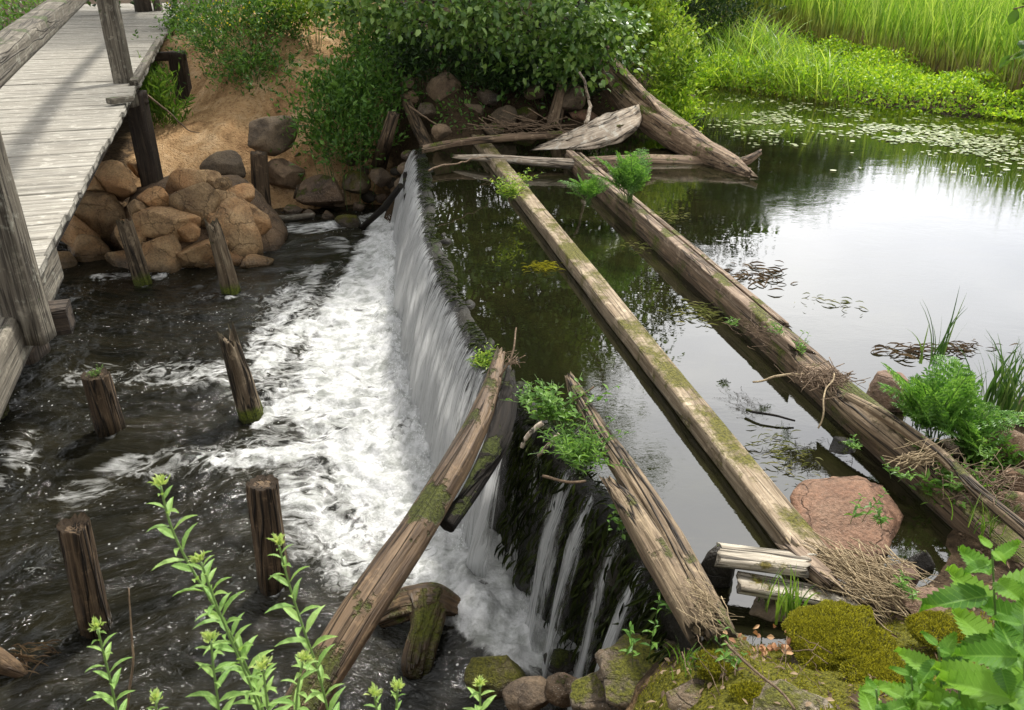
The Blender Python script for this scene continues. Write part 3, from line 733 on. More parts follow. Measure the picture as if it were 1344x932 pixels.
struct(mesh('wall_trickles', V.reshape(-1, 3), Fq, FALL, None, {'st': np.stack([Sg.ravel(), T.ravel()*1.3, 0*T.ravel()], 1), 'dens': dd.ravel()}))
# weeds hanging down the wall face
r = np.random.RandomState(17); nw = 1800; si = r.randint(0, sN, nw); tt = r.rand(nw)**1.4*.85
Pw = C0[si]+N0[si]*(.05+.12*tt+.02*r.rand(nw))[:, None]; Pw[:, 2] = 1.16-1.15*tt
nc = 1500; sc_ = r.randint(6, len(CR)-10, nc); Pc = CR[sc_]-CN[sc_]*r.uniform(-.03, .12, nc)[:, None]; Pc[:, 2] = 1.165+r.rand(nc)*.02
kc = fbm(p3(sc_*.12, 0, 0), 3, 5) > -.15; HANGP, HANGN = Pw, N0[si]; CRP, CRN = Pc[kc], CN[sc_][kc]
# ================================================================ timber, logs, stones
def pt(q):
    px, py, z = q[:3]
    return atY(px, py, z[1]) if isinstance(z, tuple) else at(px, py, z)
def path_of(qs):
    out = []
    for q in qs:
        p = pt(q); out.append([*p, q[3]*m_per_px(p)/2*.87])
    return out
def lg(name, qs, mat, label=None, cat=None, parent=None, group=None, **kw):
    o = log_obj(name, path_of(qs), mat, parent, parent.location if parent is not None else None, **kw)
    if label: tag(o, label, cat or name.replace('_', ' '), group)
    return o
# ---- bridge 
bd = np.array([-.317, .948, 0]); bl = np.array([-.948, -.317, 0]); E0 = at(70, 310, 2.25)
UPV = np.array([0,0,1.])
bridge = thing('footbridge', (E0[0], E0[1], 1.0), 'weathered grey plank footbridge with post railing crossing the stream', 'bridge')
def bb(name, p0, p1, w_, h_, mat, **kw):
    V, f, gq = beam(p0, p1, w_, h_, **kw); return mesh(name, V, f, mat, bridge, {'gc': gq}, True, bridge.location)
mb = MB(); s_ = -.62; k = 0
while s_ < 26:
    wd_ = rs.uniform(.22, .31); gap = .003 if rs.rand() < .55 else rs.uniform(.006, .016)
    c = E0+bd*(s_+wd_/2)+UPV*(-.028+rs.normal(0, .0035))
    a = c-bl*rs.uniform(-.015, .02); b = c+bl*3.3
    V, f, gq = beam(a, b, wd_/2, .026, seed=k, step=.14 if s_ < 12 else .5, ns=24, flute=.004, fine=.008, pe=40)
    mb.add(V, f, gq); s_ += wd_+gap; k += 1
mb.build('deck', DECK, bridge, bridge.location)
bb('stringer', E0+bd*-2.2+bl*.06+UPV*-.175, E0+bd*.05+bl*.06+UPV*-.175, .05, .115, GREYW, seed=31, step=.1)
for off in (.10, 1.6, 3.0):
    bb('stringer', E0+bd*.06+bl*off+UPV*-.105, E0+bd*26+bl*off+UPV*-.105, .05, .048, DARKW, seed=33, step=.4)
# kerb remnants on the deck edge
def kerb(s0, s1, offs, z_): 
    bb('kerb_rail', E0+bd*s0+bl*offs+UPV*z_, E0+bd*s1+bl*offs+UPV*z_, .05, .035, GREYW, seed=int(s0*7), jag=(.05,.05))
pA = at(180, 112, 2.25); pB = at(214, 50, 2.25)
sA = (pA-E0)@bd; sB = (pB-E0)@bd
kerb(sA, sB-.8, .03, .03)
bb('kerb_block', at(143,133,2.3), at(172,129,2.3), .06, .03, GREYW, seed=8, step=.1)
Pn = [atY(15, 345, 3.6), at(163, 108, 2.25), at(208, 14, 2.25)]
bb('railing_post', [Pn[0][0], 3.6, 2.04], [Pn[0][0], 3.6, 3.22], .088, .07, GREYW, seed=1, up=(0,1,0), step=.05, flute=.03)
bb('railing_post', Pn[1]+UPV*-.3, Pn[1]+UPV*1.12, .11, .09, GREYW, seed=2, up=(0,1,0), step=.06)
bb('railing_post', Pn[2]+UPV*-.3, Pn[2]+UPV*1.12, .11, .09, GREYW, seed=3, up=(0,1,0), step=.08)
ra = atY(-45, 112, 3.75); rb = atY(128, -30, Pn[1][1])
bb('handrail', ra+(ra-rb)*.12, rb, .085, .07, GREYW, seed=4, step=.08, flute=.03)
bb('handrail', rb, Pn[2]+UPV*1.17, .07, .06, GREYW, seed=5, step=.2)
# cross beam and step below the near end
cb = E0+bd*-.55+UPV*-.30
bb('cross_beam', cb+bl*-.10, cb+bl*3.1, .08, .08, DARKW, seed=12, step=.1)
p1 = atY(30, 400, 4.0)
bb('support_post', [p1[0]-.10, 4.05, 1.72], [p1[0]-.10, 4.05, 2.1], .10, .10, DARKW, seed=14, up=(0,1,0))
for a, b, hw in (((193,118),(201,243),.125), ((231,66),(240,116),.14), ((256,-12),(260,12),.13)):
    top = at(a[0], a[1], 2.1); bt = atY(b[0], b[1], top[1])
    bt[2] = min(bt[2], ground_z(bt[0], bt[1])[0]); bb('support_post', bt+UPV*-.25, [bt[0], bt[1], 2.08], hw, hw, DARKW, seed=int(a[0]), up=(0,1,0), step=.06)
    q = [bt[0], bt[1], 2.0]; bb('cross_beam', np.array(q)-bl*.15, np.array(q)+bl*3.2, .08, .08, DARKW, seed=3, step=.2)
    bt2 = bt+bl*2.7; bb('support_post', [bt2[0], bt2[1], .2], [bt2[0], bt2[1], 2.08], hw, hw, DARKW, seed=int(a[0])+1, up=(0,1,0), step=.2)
# ---- old piles in the stream
PG = 'old wooden piles standing in the stream'
def pile(top, base, wt, wb, label, seed, mat=PILEW, jag=.06, zb=0., hollow=.5, name='wooden_pile', mid=None):
    pb_ = at(base[0], base[1], zb); pt_ = atY(top[0], top[1], pb_[1]-.02)
    r0 = wb*m_per_px(pb_)/2*.88; r1 = wt*m_per_px(pt_)/2*.86
    dwn = (pb_-pt_)/abs(pt_[2]-pb_[2])*.45
    path = [[*(pb_+dwn), r0], [*pb_, r0], [*((pb_+pt_)/2), (r0+r1)/2*(mid or 1)], [*pt_, r1]]
    o = log_obj(name, path, mat, None, [pb_[0], pb_[1], zb-.45], seed=seed, up=(0,1,0), ns=40, step=.018, flute=.20, fine=.10, jag=(0, jag), hollow=hollow, fr=2.6)
    tag(o, label, 'pile', PG); return pt_, r1
pile((163,292),(187,370),22,26,'grey pile leaning before the tan stones, left of its pale neighbour',1, PILEM, .14)
pile((279,294),(304,383),22,28,'pale pile with a bright mossy foot at the right side of the stone revetment',2, PILEM, .14)
pile((299,440),(330,545),26,38,'dark jagged pile with mossy foot, nearest the waterfall',3, PILEM, .22)
tp4, r4 = pile((125,490),(146,565),41,40,'squat dark pile with a small green plant growing on its top',4, PILEW, .03, hollow=.25)
pile((96,686),(125,822),42,44,'tall rotten pile with a hollow dark top at the lower left',5, PILEW, .05, hollow=.8)
pile((344,634),(361,768),42,46,'flat-topped broken pile rising just above the leafy stems in the foreground',6, PILEW, .03, hollow=.2)
pile((-14,500),(-6,545),36,38,'mossy pile cut off by the left edge of the picture',7, MOSSB2, .05)
pile((340,200),(344,272),24,26,'square brown post standing among the boulders at the foot of the sand slope',8, PILEW, .04, zb=.1, hollow=.1, name='shore_post')
# ---- beams over the pond
BG = 'squared timber beams lying across the pond'
lg('timber_beam', [(628,183,1.22,19),(1068,738,1.21,50)], MOSSB, 'long straight mossy beam running from the driftwood to the two white planks', 'beam', group=BG, box=(1,.8), ns=44, step=.03, flute=.05, fine=.05, seed=21, jag=(.12,.1))
b2 = thing('timber_beam', at(1075,505,1.0), 'thick stepped mossy beam with a raised ledge, nearer the open water', 'beam', BG)
q0 = at(752,212,1.2); q1 = at(1350,742,1.2)
sd = unit(np.array([(q1-q0)[1], -(q1-q0)[0], 0]))       # to the right
def bpart(name, a, b, off, z_, w_, h_, mat, **kw):
    dd_ = q1-q0; V, f, gq = beam(q0+dd_*a+sd*off+UPV*(z_-1.2), q0+dd_*b+sd*off+UPV*(z_-1.2), w_, h_, ns=40, step=.035, **kw)
    return mesh(name, V, f, mat, b2, {'gc': gq}, True, b2.location)
bpart('base_timber', 0, 1.03, 0., 1.14, .12, .15, MOSSB2, seed=22, flute=.06, fine=.07)
bpart('ledge', .0, .74, .055, 1.315, .052, .045, LEDGE, seed=23, flute=.08, fine=.08, jag=(.1,.25))
bpart('ledge', .0, .70, -.088, 1.295, .026, .022, LEDGE, seed=27, flute=.10, fine=.08, jag=(.1,.25))
lg('round_log', [(1085,512,1.36,20),(1130,548,1.36,34),(1200,606,1.30,30),(1290,690,1.22,30)], LOGB, 'short brown log wedged between the stepped beam and the thin pole', 'log', seed=24, jag=(.12,.1), flute=.2)
lg('thin_pole', [(1112,520,1.42,14),(1170,552,1.42,19),(1235,597,1.42,18),(1290,652,1.42,20),(1375,722,1.4,22)], LOGB, 'thin pale pole lying beside the stepped beam on the right shore', 'pole', seed=25, jag=(.05,.05))
# ---- leaning log at the fall
la = thing('leaning_log', at(400,925,.5), 'thick brown log leaning from the near bank up to the weir crest', 'log')
V, f, gq = log(path_of([(330,1060,.55,80),(400,922,.78,64),(470,810,.92,62),(545,700,1.05,52),(596,615,1.18,47),(630,550,1.27,38),(648,500,1.34,26),(656,462,1.40,15)]), seed=41, ns=44, step=.025, flute=.14, fine=.05, jag=(0,.10))
mesh('trunk', V, f, LOGA, la, {'gc': gq}, True, la.location)
V, f, gq = log(path_of([(606,650,1.08,8),(626,622,1.12,20),(644,596,1.17,30),(658,560,1.22,34),(668,520,1.28,28),(670,490,1.33,12)]), seed=42, ns=36, step=.02, flute=.3, fine=.18, jag=(.08,.1))
mesh('rotten_heart', V, f, BLACKW, la, {'gc': gq}, True, la.location)
V, f, gq = log(path_of([(585,690,.98,30),(618,648,1.05,24),(645,612,1.12,15),(664,585,1.17,9),(672,568,1.2,4)]), seed=43, ns=24, step=.02, flute=.2, fine=.1)
mesh('branch', V, f, BLACKW, la, {'gc': gq}, True, la.location)
# ---- split log on the right of the crest
lb = thing('split_log', at(850,700,1.2), 'cracked pale log lying beside the weir with a split slab along its side', 'log')
V, f, gq = log(path_of([(747,494,1.42,12),(758,520,1.40,26),(785,565,1.38,28),(830,632,1.36,40),(880,710,1.36,44),(915,775,1.37,46),(948,835,1.37,40)]), seed=44, ns=44, step=.02, flute=.22, fine=.12, jag=(.06,.12), fr=2.8)
mesh('trunk', V, f, LOGB, lb, {'gc': gq}, True, lb.location)
V, f, gq = log(path_of([(798,632,1.42,14),(822,662,1.40,34),(858,722,1.38,46),(895,785,1.37,50),(922,838,1.34,44)]), seed=45, ns=40, step=.02, flute=.25, fine=.15, jag=(.08,.12), fr=3)
mesh('slab', V, f, LOGB, lb, {'gc': gq}, True, lb.location)
# ---- broken white planks
def plank(q, w_, h_, mat, label, seed, **kw):
    a, b = pt(q[0]), pt(q[1]); V, f, gq = beam(a, b, w_, h_, seed=seed, step=.02, **kw)
    o = a*.5+b*.5; tag(mesh('broken_plank', V, f, mat, None, {'gc': gq}, True, o), label, 'plank', 'broken white planks')
PLANK = wood('pale_plank_wood', (.60,.55,.44), (.24,.20,.15), 1.1, moss=.18, mosscol=(.15,.12,.02), crack=.8)
plank(((942,728,1.33),(1058,742,1.33)), .065, .022, PLANK, 'upper one of the two pale broken planks beside the dark stone', 51, jag=(.02,.08), flute=.05)
plank(((968,764,1.27),(1128,792,1.24)), .055, .022, PLANK, 'lower, longer one of the two pale broken planks, under the straw', 52, jag=(.02,.14), flute=.05)
plank(((1040,722,1.33),(1095,770,1.30)), .04, .03, LEDGE, 'narrow splintered piece of timber where the long beam meets the straw', 53, jag=(.1,.14), flute=.1)
# ---- driftwood at the far end
dt = thing('fallen_tree', at(900,190,1.2), 'big grey fallen trunk sliding from the bank into the pond with a forked tip', 'fallen trunk')
V, f, gq = log(path_of([(776,72,('Y',14.6),40),(800,98,('Y',13.9),46),(835,138,('Y',13.0),48),(880,172,('Y',12.1),47),(925,200,('Y',11.3),38),(960,216,('Y',10.8),30),(984,230,('Y',10.4),14)]), seed=61, ns=56, step=.04, flute=.14, fine=.10, jag=(.25,.15), fr=3)
mesh('trunk', V, f, TRUNKW, dt, {'gc': gq}, True, dt.location)
V, f, gq = log(path_of([(952,212,('Y',10.9),16),(975,214,('Y',10.7),15),(999,199,('Y',10.8),7)]), seed=62, ns=20, step=.04, flute=.25, fine=.12, jag=(0,.05))
mesh('forked_tip', V, f, TRUNKW, dt, {'gc': gq}, True, dt.location)
V, f, gq = log(path_of([(797,60,('Y',14.0),7),(801,84,('Y',13.8),16),(822,104,('Y',13.3),18),(850,130,('Y',12.6),14),(868,150,('Y',12.2),8)]), seed=63, ns=24, step=.04, flute=.3, fine=.15, jag=(.1,.05))
mesh('root_arm', V, f, TRUNKW, dt, {'gc': gq}, True, dt.location)
sl = path_of([(716,192,1.38,6),(738,188,1.42,22),(765,182,1.44,36),(798,170,1.48,44),(826,156,1.56,36),(846,139,1.66,8)])
V, f, gq = log(sl, seed=64, ns=40, step=.03, flute=.3, fine=.16, box=(.28,1), jag=(.35,.12), fr=3, pe=4, up=(0,.8,.6))
tag(mesh('bleached_slab', V, f, BARE, None, {'gc': gq}, True, at(780,190,1.3)), 'wide bleached slab of split wood lying against the fallen trunk', 'driftwood')
lg('drift_log', [(556,196,1.36,12),(600,187,1.38,11),(660,181,1.42,12),(740,176,1.44,10),(812,167,1.5,7)], TRUNKW, 'long thin grey log lying across the far end of the beams', 'log', seed=65, flute=.25, fine=.12, jag=(.15,.15))
lg('drift_log', [(600,206,1.25,6),(640,207,1.28,12),(700,212,1.28,13),(766,216,1.26,16)], BARE, 'pale drift log half in the water just in front of the long thin one', 'log', seed=66, flute=.25, fine=.12, jag=(.1,.1))
lg('sunken_log', [(770,214,1.13,18),(860,212,1.15,22),(930,215,1.13,20),(985,226,1.10,12)], TRUNKW, 'grey sunken log lying under the fallen trunk at water level', 'log', seed=67, flute=.25, fine=.1)
lg('short_post', [(496,222,.45,24),(508,180,('Y',12.35),20),(517,150,('Y',12.3),17)], PILEW, 'short brown post leaning among the dark boulders left of the weir', 'post', seed=68, flute=.2, up=(0,1,0), jag=(0,.08))
lg('short_post', [(563,196,1.1,18),(548,165,('Y',12.9),20),(534,136,('Y',13.3),15)], PILEW, 'leaning mossy post where the weir meets the far bank', 'post', seed=69, flute=.25, up=(0,1,0), jag=(0,.1))
lg('tree_stump', [(726,166,1.2,22),(733,135,('Y',13.6),18),(739,106,('Y',13.8),16)], TRUNKW, 'narrow split stump standing on the bank under the alder leaves', 'stump', seed=70, flute=.35, up=(0,1,0), jag=(0,.12))
lg('wet_branch', [(476,298,.03,9),(505,272,.45,10),(526,244,.95,9)], BLACKW, 'dark wet branch leaning from the foam up to the far end of the fall', 'branch', seed=71)
lg('mossy_stub', [(537,262,.75,16),(535,238,('Y',11.5),14),(534,226,('Y',11.5),12)], BLACKW, 'mossy stub of timber at the far edge of the waterfall', 'stub', seed=72, up=(0,1,0), jag=(0,.05))
lg('flat_timber', [(342,287,.08,9),(380,286,.08,9),(412,282,.08,7)], GREYW, 'flat grey timber lying at the water edge below the boulders', 'timber', seed=73)
lg('rotten_log', [(-40,850,.25,46),(0,868,.12,34),(24,880,.04,22),(40,890,-.02,10)], LOGA, 'rotten log end poking in at the lower left edge', 'log', seed=74, flute=.2, jag=(0,.08))
ds = thing('driftwood_stump', at(560,860,-.1), 'mossy brown drift stump shaped like a hammer, lying in the foam below the leaning log', 'stump')
V, f, gq = log(path_of([(500,806,.02,40),(535,790,.14,56),(575,785,.16,54),(606,800,.06,30)]), seed=75, ns=48, step=.02, flute=.45, fine=.2, fr=2.0, box=(1,.6), pe=3); mesh('root_plate', V, f, STUMPW, ds, {'gc': gq}, True, ds.location)
V, f, gq = log(path_of([(560,786,.14,66),(560,820,.13,44),(550,850,.08,46),(545,878,.0,50),(545,890,-.04,30)]), seed=76, ns=44, step=.02, flute=.4, fine=.2, fr=2., box=(1,.6), pe=3); mesh('trunk', V, f, STUMPW, ds, {'gc': gq}, True, ds.location)
# ---- stone revetment under the bridge
cm = at(214, 300, .55); c0 = np.array([cm[0], 11.35, .0]); rad = np.array([1.36, 1.28, 1.08])
rev = thing('stone_revetment', (c0[0], c0[1], -.1), 'bulging bank of tan stones set in mortar under the footbridge', 'stone bank')
V, f = rock_shape(5, 14, 5, .18, (.8, .97), .07); mesh('mortar', V*rad*.93+c0, f, MORTAR, rev, None, True, rev.location)
for j, (px, py, wp, hp) in enumerate([(125,275,84,62),(215,288,70,46),(262,265,56,46),(150,238,64,46),(112,335,76,48),(212,332,66,44),(272,332,54,42),(316,302,58,66),(240,236,54,32),(176,312,40,46),(98,305,46,40),(165,345,60,26),(300,262,36,28),(200,258,44,26),(338,322,26,40),(84,345,30,30),(245,300,30,28),(285,290,30,34),(180,275,26,30),(250,345,50,22),(180,222,40,22),(120,240,30,24),(270,232,36,22),(338,290,34,40),(318,256,40,30),(296,242,30,24),(335,345,44,22),(305,340,40,30),(285,318,26,24),(322,275,30,24),(190,335,30,30)]):
    d = ray(px, py); o3 = (np.array([0,0,CZ])-c0)/rad; dn_ = d/rad
    A = dn_@dn_; B = 2*o3@dn_; C_ = o3@o3-1; disc = B*B-4*A*C_
    t = (-B-math.sqrt(max(disc, 0)))/(2*A); p = np.array([0,0,CZ])+d*t
    if p[2] < -.05: p = at(px, py, .03)
    nrm = unit((p-c0)/rad**2); m = m_per_px(p)
    Vr, fr_ = rock_shape(200+j, 18, 4, .30, (.42, .8), .10)
    w_, h_ = wp*m/2, hp*m/2*1.05
    V = Vr*np.array([w_*1.05, min(w_, h_)*.8, h_*1.05])*(1.3 if wp > 44 else 1.1); V = rotz(V, math.atan2(nrm[0], -nrm[1])*.6)
    mesh('stone', V+p-nrm*min(w_, h_)*.22, fr_, TANROCK, rev, None, True, p)
# ---- boulders: px,py,z,w,h,mat,label
for j, a in enumerate([
 (363,178,1.1,70,52,GREYROCK,'big rounded grey boulder at the foot of the sand slope'),
 (296,220,.75,62,44,GREYROCK,'flat-sided grey boulder between the revetment and the square post'),
 (373,231,.5,54,44,GREYROCK,'grey boulder right of the square post, chipped on its face'),
 (421,254,.3,64,48,DARKROCK,'dark angular boulder at the water edge, left of the mossy one'),
 (386,276,.1,28,16,DARKROCK,'small stone in front of the dark angular boulder'),
 (465,241,.4,44,36,MOSSROCK,'mossy boulder below the short leaning post'),
 (458,291,.05,38,28,MOSSROCK,'low mossy stone in the foam at the foot of the far bank'),
 (474,185,.85,36,40,DARKROCK,'dark upright stone left of the short leaning post'),
 (442,262,.2,26,26,DARKROCK,'small dark stone touching the mossy boulder'),
 (500,235,.55,30,30,DARKROCK,'dark stone just left of the far end of the fall'),
 (512,270,.15,24,24,BLACKROCK,'black wet stone under the leaning wet branch'),
 (395,255,.2,24,26,DARKROCK,'brown stone wedged behind the dark angular boulder'),
 (581,118,1.75,50,44,GREYROCK,'largest round boulder in the shade under the alder'),
 (534,110,1.8,20,18,GREYROCK,'small pale stone left of the largest shaded boulder'),
 (537,129,1.6,26,20,GREYROCK,'brown stone beneath the small pale one'),
 (528,93,1.95,36,22,DARKROCK,'brown stone half buried at the top of the shaded heap'),
 (578,173,1.35,32,22,GREYROCK,'smooth stone just above the start of the thin drift log'),
 (618,144,1.5,34,22,GREYROCK,'flat stone in the middle of the shaded heap'),
 (661,154,1.4,36,30,GREYROCK,'angular grey stone behind the thin drift log'),
 (648,170,1.28,30,16,DARKROCK,'low stone touching the thin drift log'),
 (690,150,1.35,34,22,DARKROCK,'dark stone between the angular one and the split stump'),
 (600,158,1.35,22,16,DARKROCK,'small dark stone below the flat shaded one'),
 (748,130,1.6,44,40,GREYROCK,'tall rounded boulder right of the split stump'),
 (766,151,1.35,40,20,PINKROCK,'flat reddish stone behind the bleached slab'),
 (700,122,1.7,30,22,DARKROCK,'dark stone under the leaves left of the split stump'),
 (640,128,1.65,30,22,DARKROCK,'brown stone in deep shade behind the flat one'),
 (838,110,1.7,30,26,GREYROCK,'pale stone behind the root arm of the fallen trunk'),
 (879,66,2.0,24,26,GREYROCK,'grey stone at the top of the yellow-green bank'),
 (889,92,1.7,20,40,GREYROCK,'tall grey stone in the yellow-green plants'),
 (560,145,1.55,26,22,DARKROCK,'stone under the largest shaded boulder'),
 (1112,676,1.18,186,100,PINKROCK,'broad flat reddish boulder beside the mossy beam'),
 (1205,741,1.15,36,44,BLACKROCK,'small black stone right of the straw'),
 (1179,757,1.18,46,40,PINKROCK,'brown stone between the straw and the small black stone'),
 (1226,796,1.25,84,44,PINKROCK,'reddish stone behind the moss cushion, near the nettle'),
 (1138,643,1.1,54,34,PINKROCK,'small reddish stone tucked behind the broad flat boulder'),
 (1108,590,1.12,66,34,BLACKROCK,'wet dark stone in the pond below the twig nest'),
 (1120,612,1.1,50,26,BLACKROCK,'second wet dark stone, just below the first one in the pond'),
 (1163,520,1.2,64,62,PINKROCK,'squarish reddish-brown boulder at the left of the big fern-like plant'),
 (1298,548,1.2,44,24,SOILSTONE,'rounded brown stone at the foot of the sedge tuft'),
 (1325,588,1.32,90,60,SOILSTONE,'large brown stone at the right edge below the sedge'),
 (1262,590,1.2,64,40,SOILSTONE,'brown stone under the big fern-like plant'),
 (1306,626,1.22,56,40,SOILSTONE,'brown stone below the large one at the right edge'),
 (1335,668,1.32,60,46,SOILSTONE,'rounded stone at the right edge above the mossy timber'),
 (1290,575,1.3,56,36,SOILSTONE,'angular brown stone between the big plant and the sedge tuft'),
 (1345,628,1.34,50,34,SOILSTONE,'brown stone cut off by the right edge, under the large one'),
 (1272,655,1.28,48,30,SOILSTONE,'brown stone lying just above the thin pale pole'),
 (1228,548,1.15,50,30,SOILSTONE,'muddy stone hidden behind the stems of the big plant'),
 (937,747,1.2,54,74,BLACKROCK,'dark angular block at the left end of the white planks'),
 (655,884,.25,92,60,MOSSROCK,'golden mossy stone at the edge of the foam, bottom middle'),
 (697,912,.5,76,50,GREYROCK,'grey stone right of the golden mossy stone at the bottom'),
 (745,905,.55,60,44,DARKROCK,'dark stone between the grey stone and the concrete edge'),
 (862,888,1.0,170,60,CONC,'long rough block of the near wall beside the fall'),
 (800,915,.9,110,50,CONC,'low rough block at the bottom, left of the long one'),
 (1020,800,1.15,90,44,GREYROCK,'grey stone under the lower white plank'),
 (1040,932,1.55,130,40,CONC,'pale lichen-covered block at the bottom edge'),
 (925,925,1.35,100,40,CONC,'rough block with moss at the bottom, left of the pale one'),
 (960,845,1.28,80,34,CONC,'stone at the foot of the split log'),
 (735,868,.12,44,30,BLACKROCK,'black wet stone in the last foam under the near wall'),
]):
    kw = {}
    if a[6].startswith('broad flat'): kw = dict(dy=.42, cuts=13, cutd=(.42,.72), fine=.09, lump=.35)
    if a[5] is CONC: kw = dict(cuts=16, cutd=(.45,.85), fine=.16, lump=.3)
    elif not a[6].startswith('broad'): kw = dict(cuts=11, cutd=(.55,.9), fine=.07, lump=.26)
    rock(*a, seed=300+j, **kw)
for j, (px, py, z, wp) in enumerate([(402,215,.6,20),(440,205,.7,24),(425,222,.45,18),(450,240,.3,22),(478,225,.45,20),(490,205,.65,22),(500,260,.15,18),(484,258,.15,22),(430,285,.0,20),(405,282,.02,18),(470,272,.05,20),(345,248,.2,22),(330,240,.3,26),(352,262,.1,18),(395,205,.7,18),(520,225,.6,16),(460,210,.65,20),(520,250,.3,16),(478,205,.7,16),(440,232,.35,16),(532,222,.85,22),(528,240,.6,22),(536,205,1.0,20),(515,240,.4,20),(545,215,.95,16)]):
    rock(px, py, z, wp, wp*.8, [DARKROCK, GREYROCK, DARKROCK, BLACKROCK][j % 4], 'small stone in the dark rubble between the square post and the weir', 900+j, 'rubble_stone', group='rubble stones beside the weir')
# ================================================================ plants
def dirs(n, r, up=.3):
    d = r.normal(size=(n, 3)); d[:, 2] += up; return unit(d)
def inside_ell(n, r, c, rad, shell=.45):
    d = unit(r.normal(size=(n, 3))); q = r.rand(n)**(1/3.)*(1-shell)+shell*r.rand(n)**.4
    q = np.clip(q, 0, 1); return c+d*q[:, None]*rad, d
LT = (np.array([[0,0,0],[.2,.30,.06],[.2,0,0],[.2,-.30,.06],[.5,.48,.10],[.5,0,.01],[.5,-.48,.10],[.8,.28,.02],[.8,0,-.06],[.8,-.28,.02],[1,0,-.16]]),
      [(0,2,1),(0,3,2),(1,2,5,4),(2,3,6,5),(4,5,8,7),(5,6,9,8),(7,8,10),(8,9,10)])
def nettle_tm(nt=9):
    v = [[0,0,0]]; f = []; prev = 0
    xsx = np.linspace(0.02, .97, nt*2+1)
    for i, x in enumerate(xsx):
        wv = .5*math.sin(math.pi*min(1, x**.62))**.75*(1 if i % 2 else .80)
        xx = x+(.035 if i % 2 else -.01)
        v += [[xx, wv, .07+.02*(i % 2)], [x, 0, -.10*x*x], [xx, -wv, .07+.02*(i % 2)]]
        a = 1+3*i
        if i == 0: f += [(0, a+1, a), (0, a+2, a+1)]
        else:
            b = a-3; f += [(b, b+1, a+1, a), (b+1, b+2, a+2, a+1)]
    v.append([1.03, 0, -.13]); a = 1+3*(len(xsx)-1); f += [(a, a+1, len(v)-1), (a+1, a+2, len(v)-1)]
    return np.array(v), f
NT_ = nettle_tm()
# ---- trees
BARK = wood('dark_alder_bark', (.10,.08,.06), (.03,.022,.016), .7, moss=.1, crack=.7, bark=True)
TG = {}
def tree(x, y, H, r, label, mat, seed, ncl=80, per=260, ls=.085, cl=.5, low=.25, boughs=(), group=None, name='alder_tree', trunk_r=.16):
    rr = np.random.RandomState(seed); z0 = ground_z(x, y)[0]-.1
    t = thing(name, (x, y, z0), label, 'tree', group)
    mb = MB(); top = np.array([x+rr.normal()*.3, y+rr.normal()*.3, z0+H*.9])
    tp = wander((x, y, z0), top, 14, .5, seed)
    V, f = tube(tp, trunk_r, .02, 10); mb.add(V, f)
    c = np.array([x, y, z0+H*(low+1)/2]); rad = np.array([r, r, H*(1-low)/2])
    P, _ = inside_ell(ncl, rr, c, rad, .8)
    P += .35*r*np.stack([fbm(P*.5, 2, seed+k) for k in range(3)], 1)
    P = np.concatenate([P, np.array(boughs).reshape(-1, 3)]) if len(boughs) else P
    Ps = []; Ds = []
    for q in P:
        k = int(np.clip((q[2]-z0)/H*14*.75, 1, 12)); a = tp[k]
        br = wander(a, q, 7, .25, rr.randint(999)); V, f = tube(br, .035+.02*rr.rand(), .006, 5); mb.add(V, f)
        m = int(per*rr.uniform(.5, 1.3)); s = cl*rr.uniform(.6, 1.25)
        g_ = rr.normal(size=(m, 3))*np.array([s, s, s*.55])*.62
        Ps.append(q+g_-np.array([0,0,.25])*(np.hypot(g_[:, 0], g_[:, 1])**2)[:, None]); d = unit(g_)*.8+rr.normal(size=(m, 3))*.6; d[:, 2] -= .25; Ds.append(d)
    mb.build('trunk', BARK, t, t.location)
    Ps = np.concatenate(Ps); Ds = unit(np.concatenate(Ds)); Nn = rr.normal(size=Ps.shape)*.45+UPV
    leaf_obj('crown', T6 if ls < .12 else T4, Ps, Ds, Nn, ls*rr.uniform(.6, 1.25, len(Ps)), ls*.78*rr.uniform(.7, 1.2, len(Ps)), mat, t, t.location, seed)
    return t
bA = [atY(px, py, Y) for px, py, Y in [(440,4,13.2),(470,14,13.3),(505,8,13),(540,22,13.2),(575,10,12.9),(600,32,13.1),(625,14,12.8),(560,2,12.6),(640,46,13.2),(490,-14,12.6),(600,-16,12.4)]]
bB = [atY(px, py, Y) for px, py, Y in [(660,30,12.8),(690,14,12.6),(705,50,12.9),(735,24,12.6),(760,66,12.8),(780,34,12.5),(800,64,12.9),(812,30,12.7),(742,78,13.1),(650,6,12.5),(720,-4,12.3),(775,2,12.3),(700,70,13.4)]]
tree(-1.0, 15.4, 8.6, 2.5, 'alder with a dark trunk and hanging leaves, left one of the two', ALDER, 11, 95, 190, .115, .5, .15, boughs=bA)
tree(1.3, 15.6, 8.8, 2.3, 'alder whose boughs hang over the fallen trunk, right one of the two', ALDER, 12, 90, 190, .115, .5, .15, boughs=bB)
RG = 'tall trees mirrored in the water'
tree(-5.0, 23.5, 13, 3.4, 'added tall tree behind the sand slope that darkens the stream reflection, nearest the alders', DEEP, 13, 90, 130, .17, .9, .15, (), RG, 'bank_tree', .25)  # this and the next two are added to darken the stream's sky reflection
tree(-10.5, 25, 14, 4.0, 'added tall tree beyond the far end of the footbridge, keeping sky off the stream', DEEP, 14, 90, 130, .18, 1., .12, (), RG, 'bank_tree', .25)
tree(-16, 22, 14, 4.2, 'added tall tree at the far left behind the footbridge, keeping sky off the stream', DEEP, 15, 90, 120, .18, 1., .12, (), RG, 'bank_tree', .25)
tree(1.6, 24, 10.5, 3.2, 'tall tree rising behind the two alders', DEEP, 16, 80, 130, .16, .8, .1, (), RG, 'bank_tree', .2)
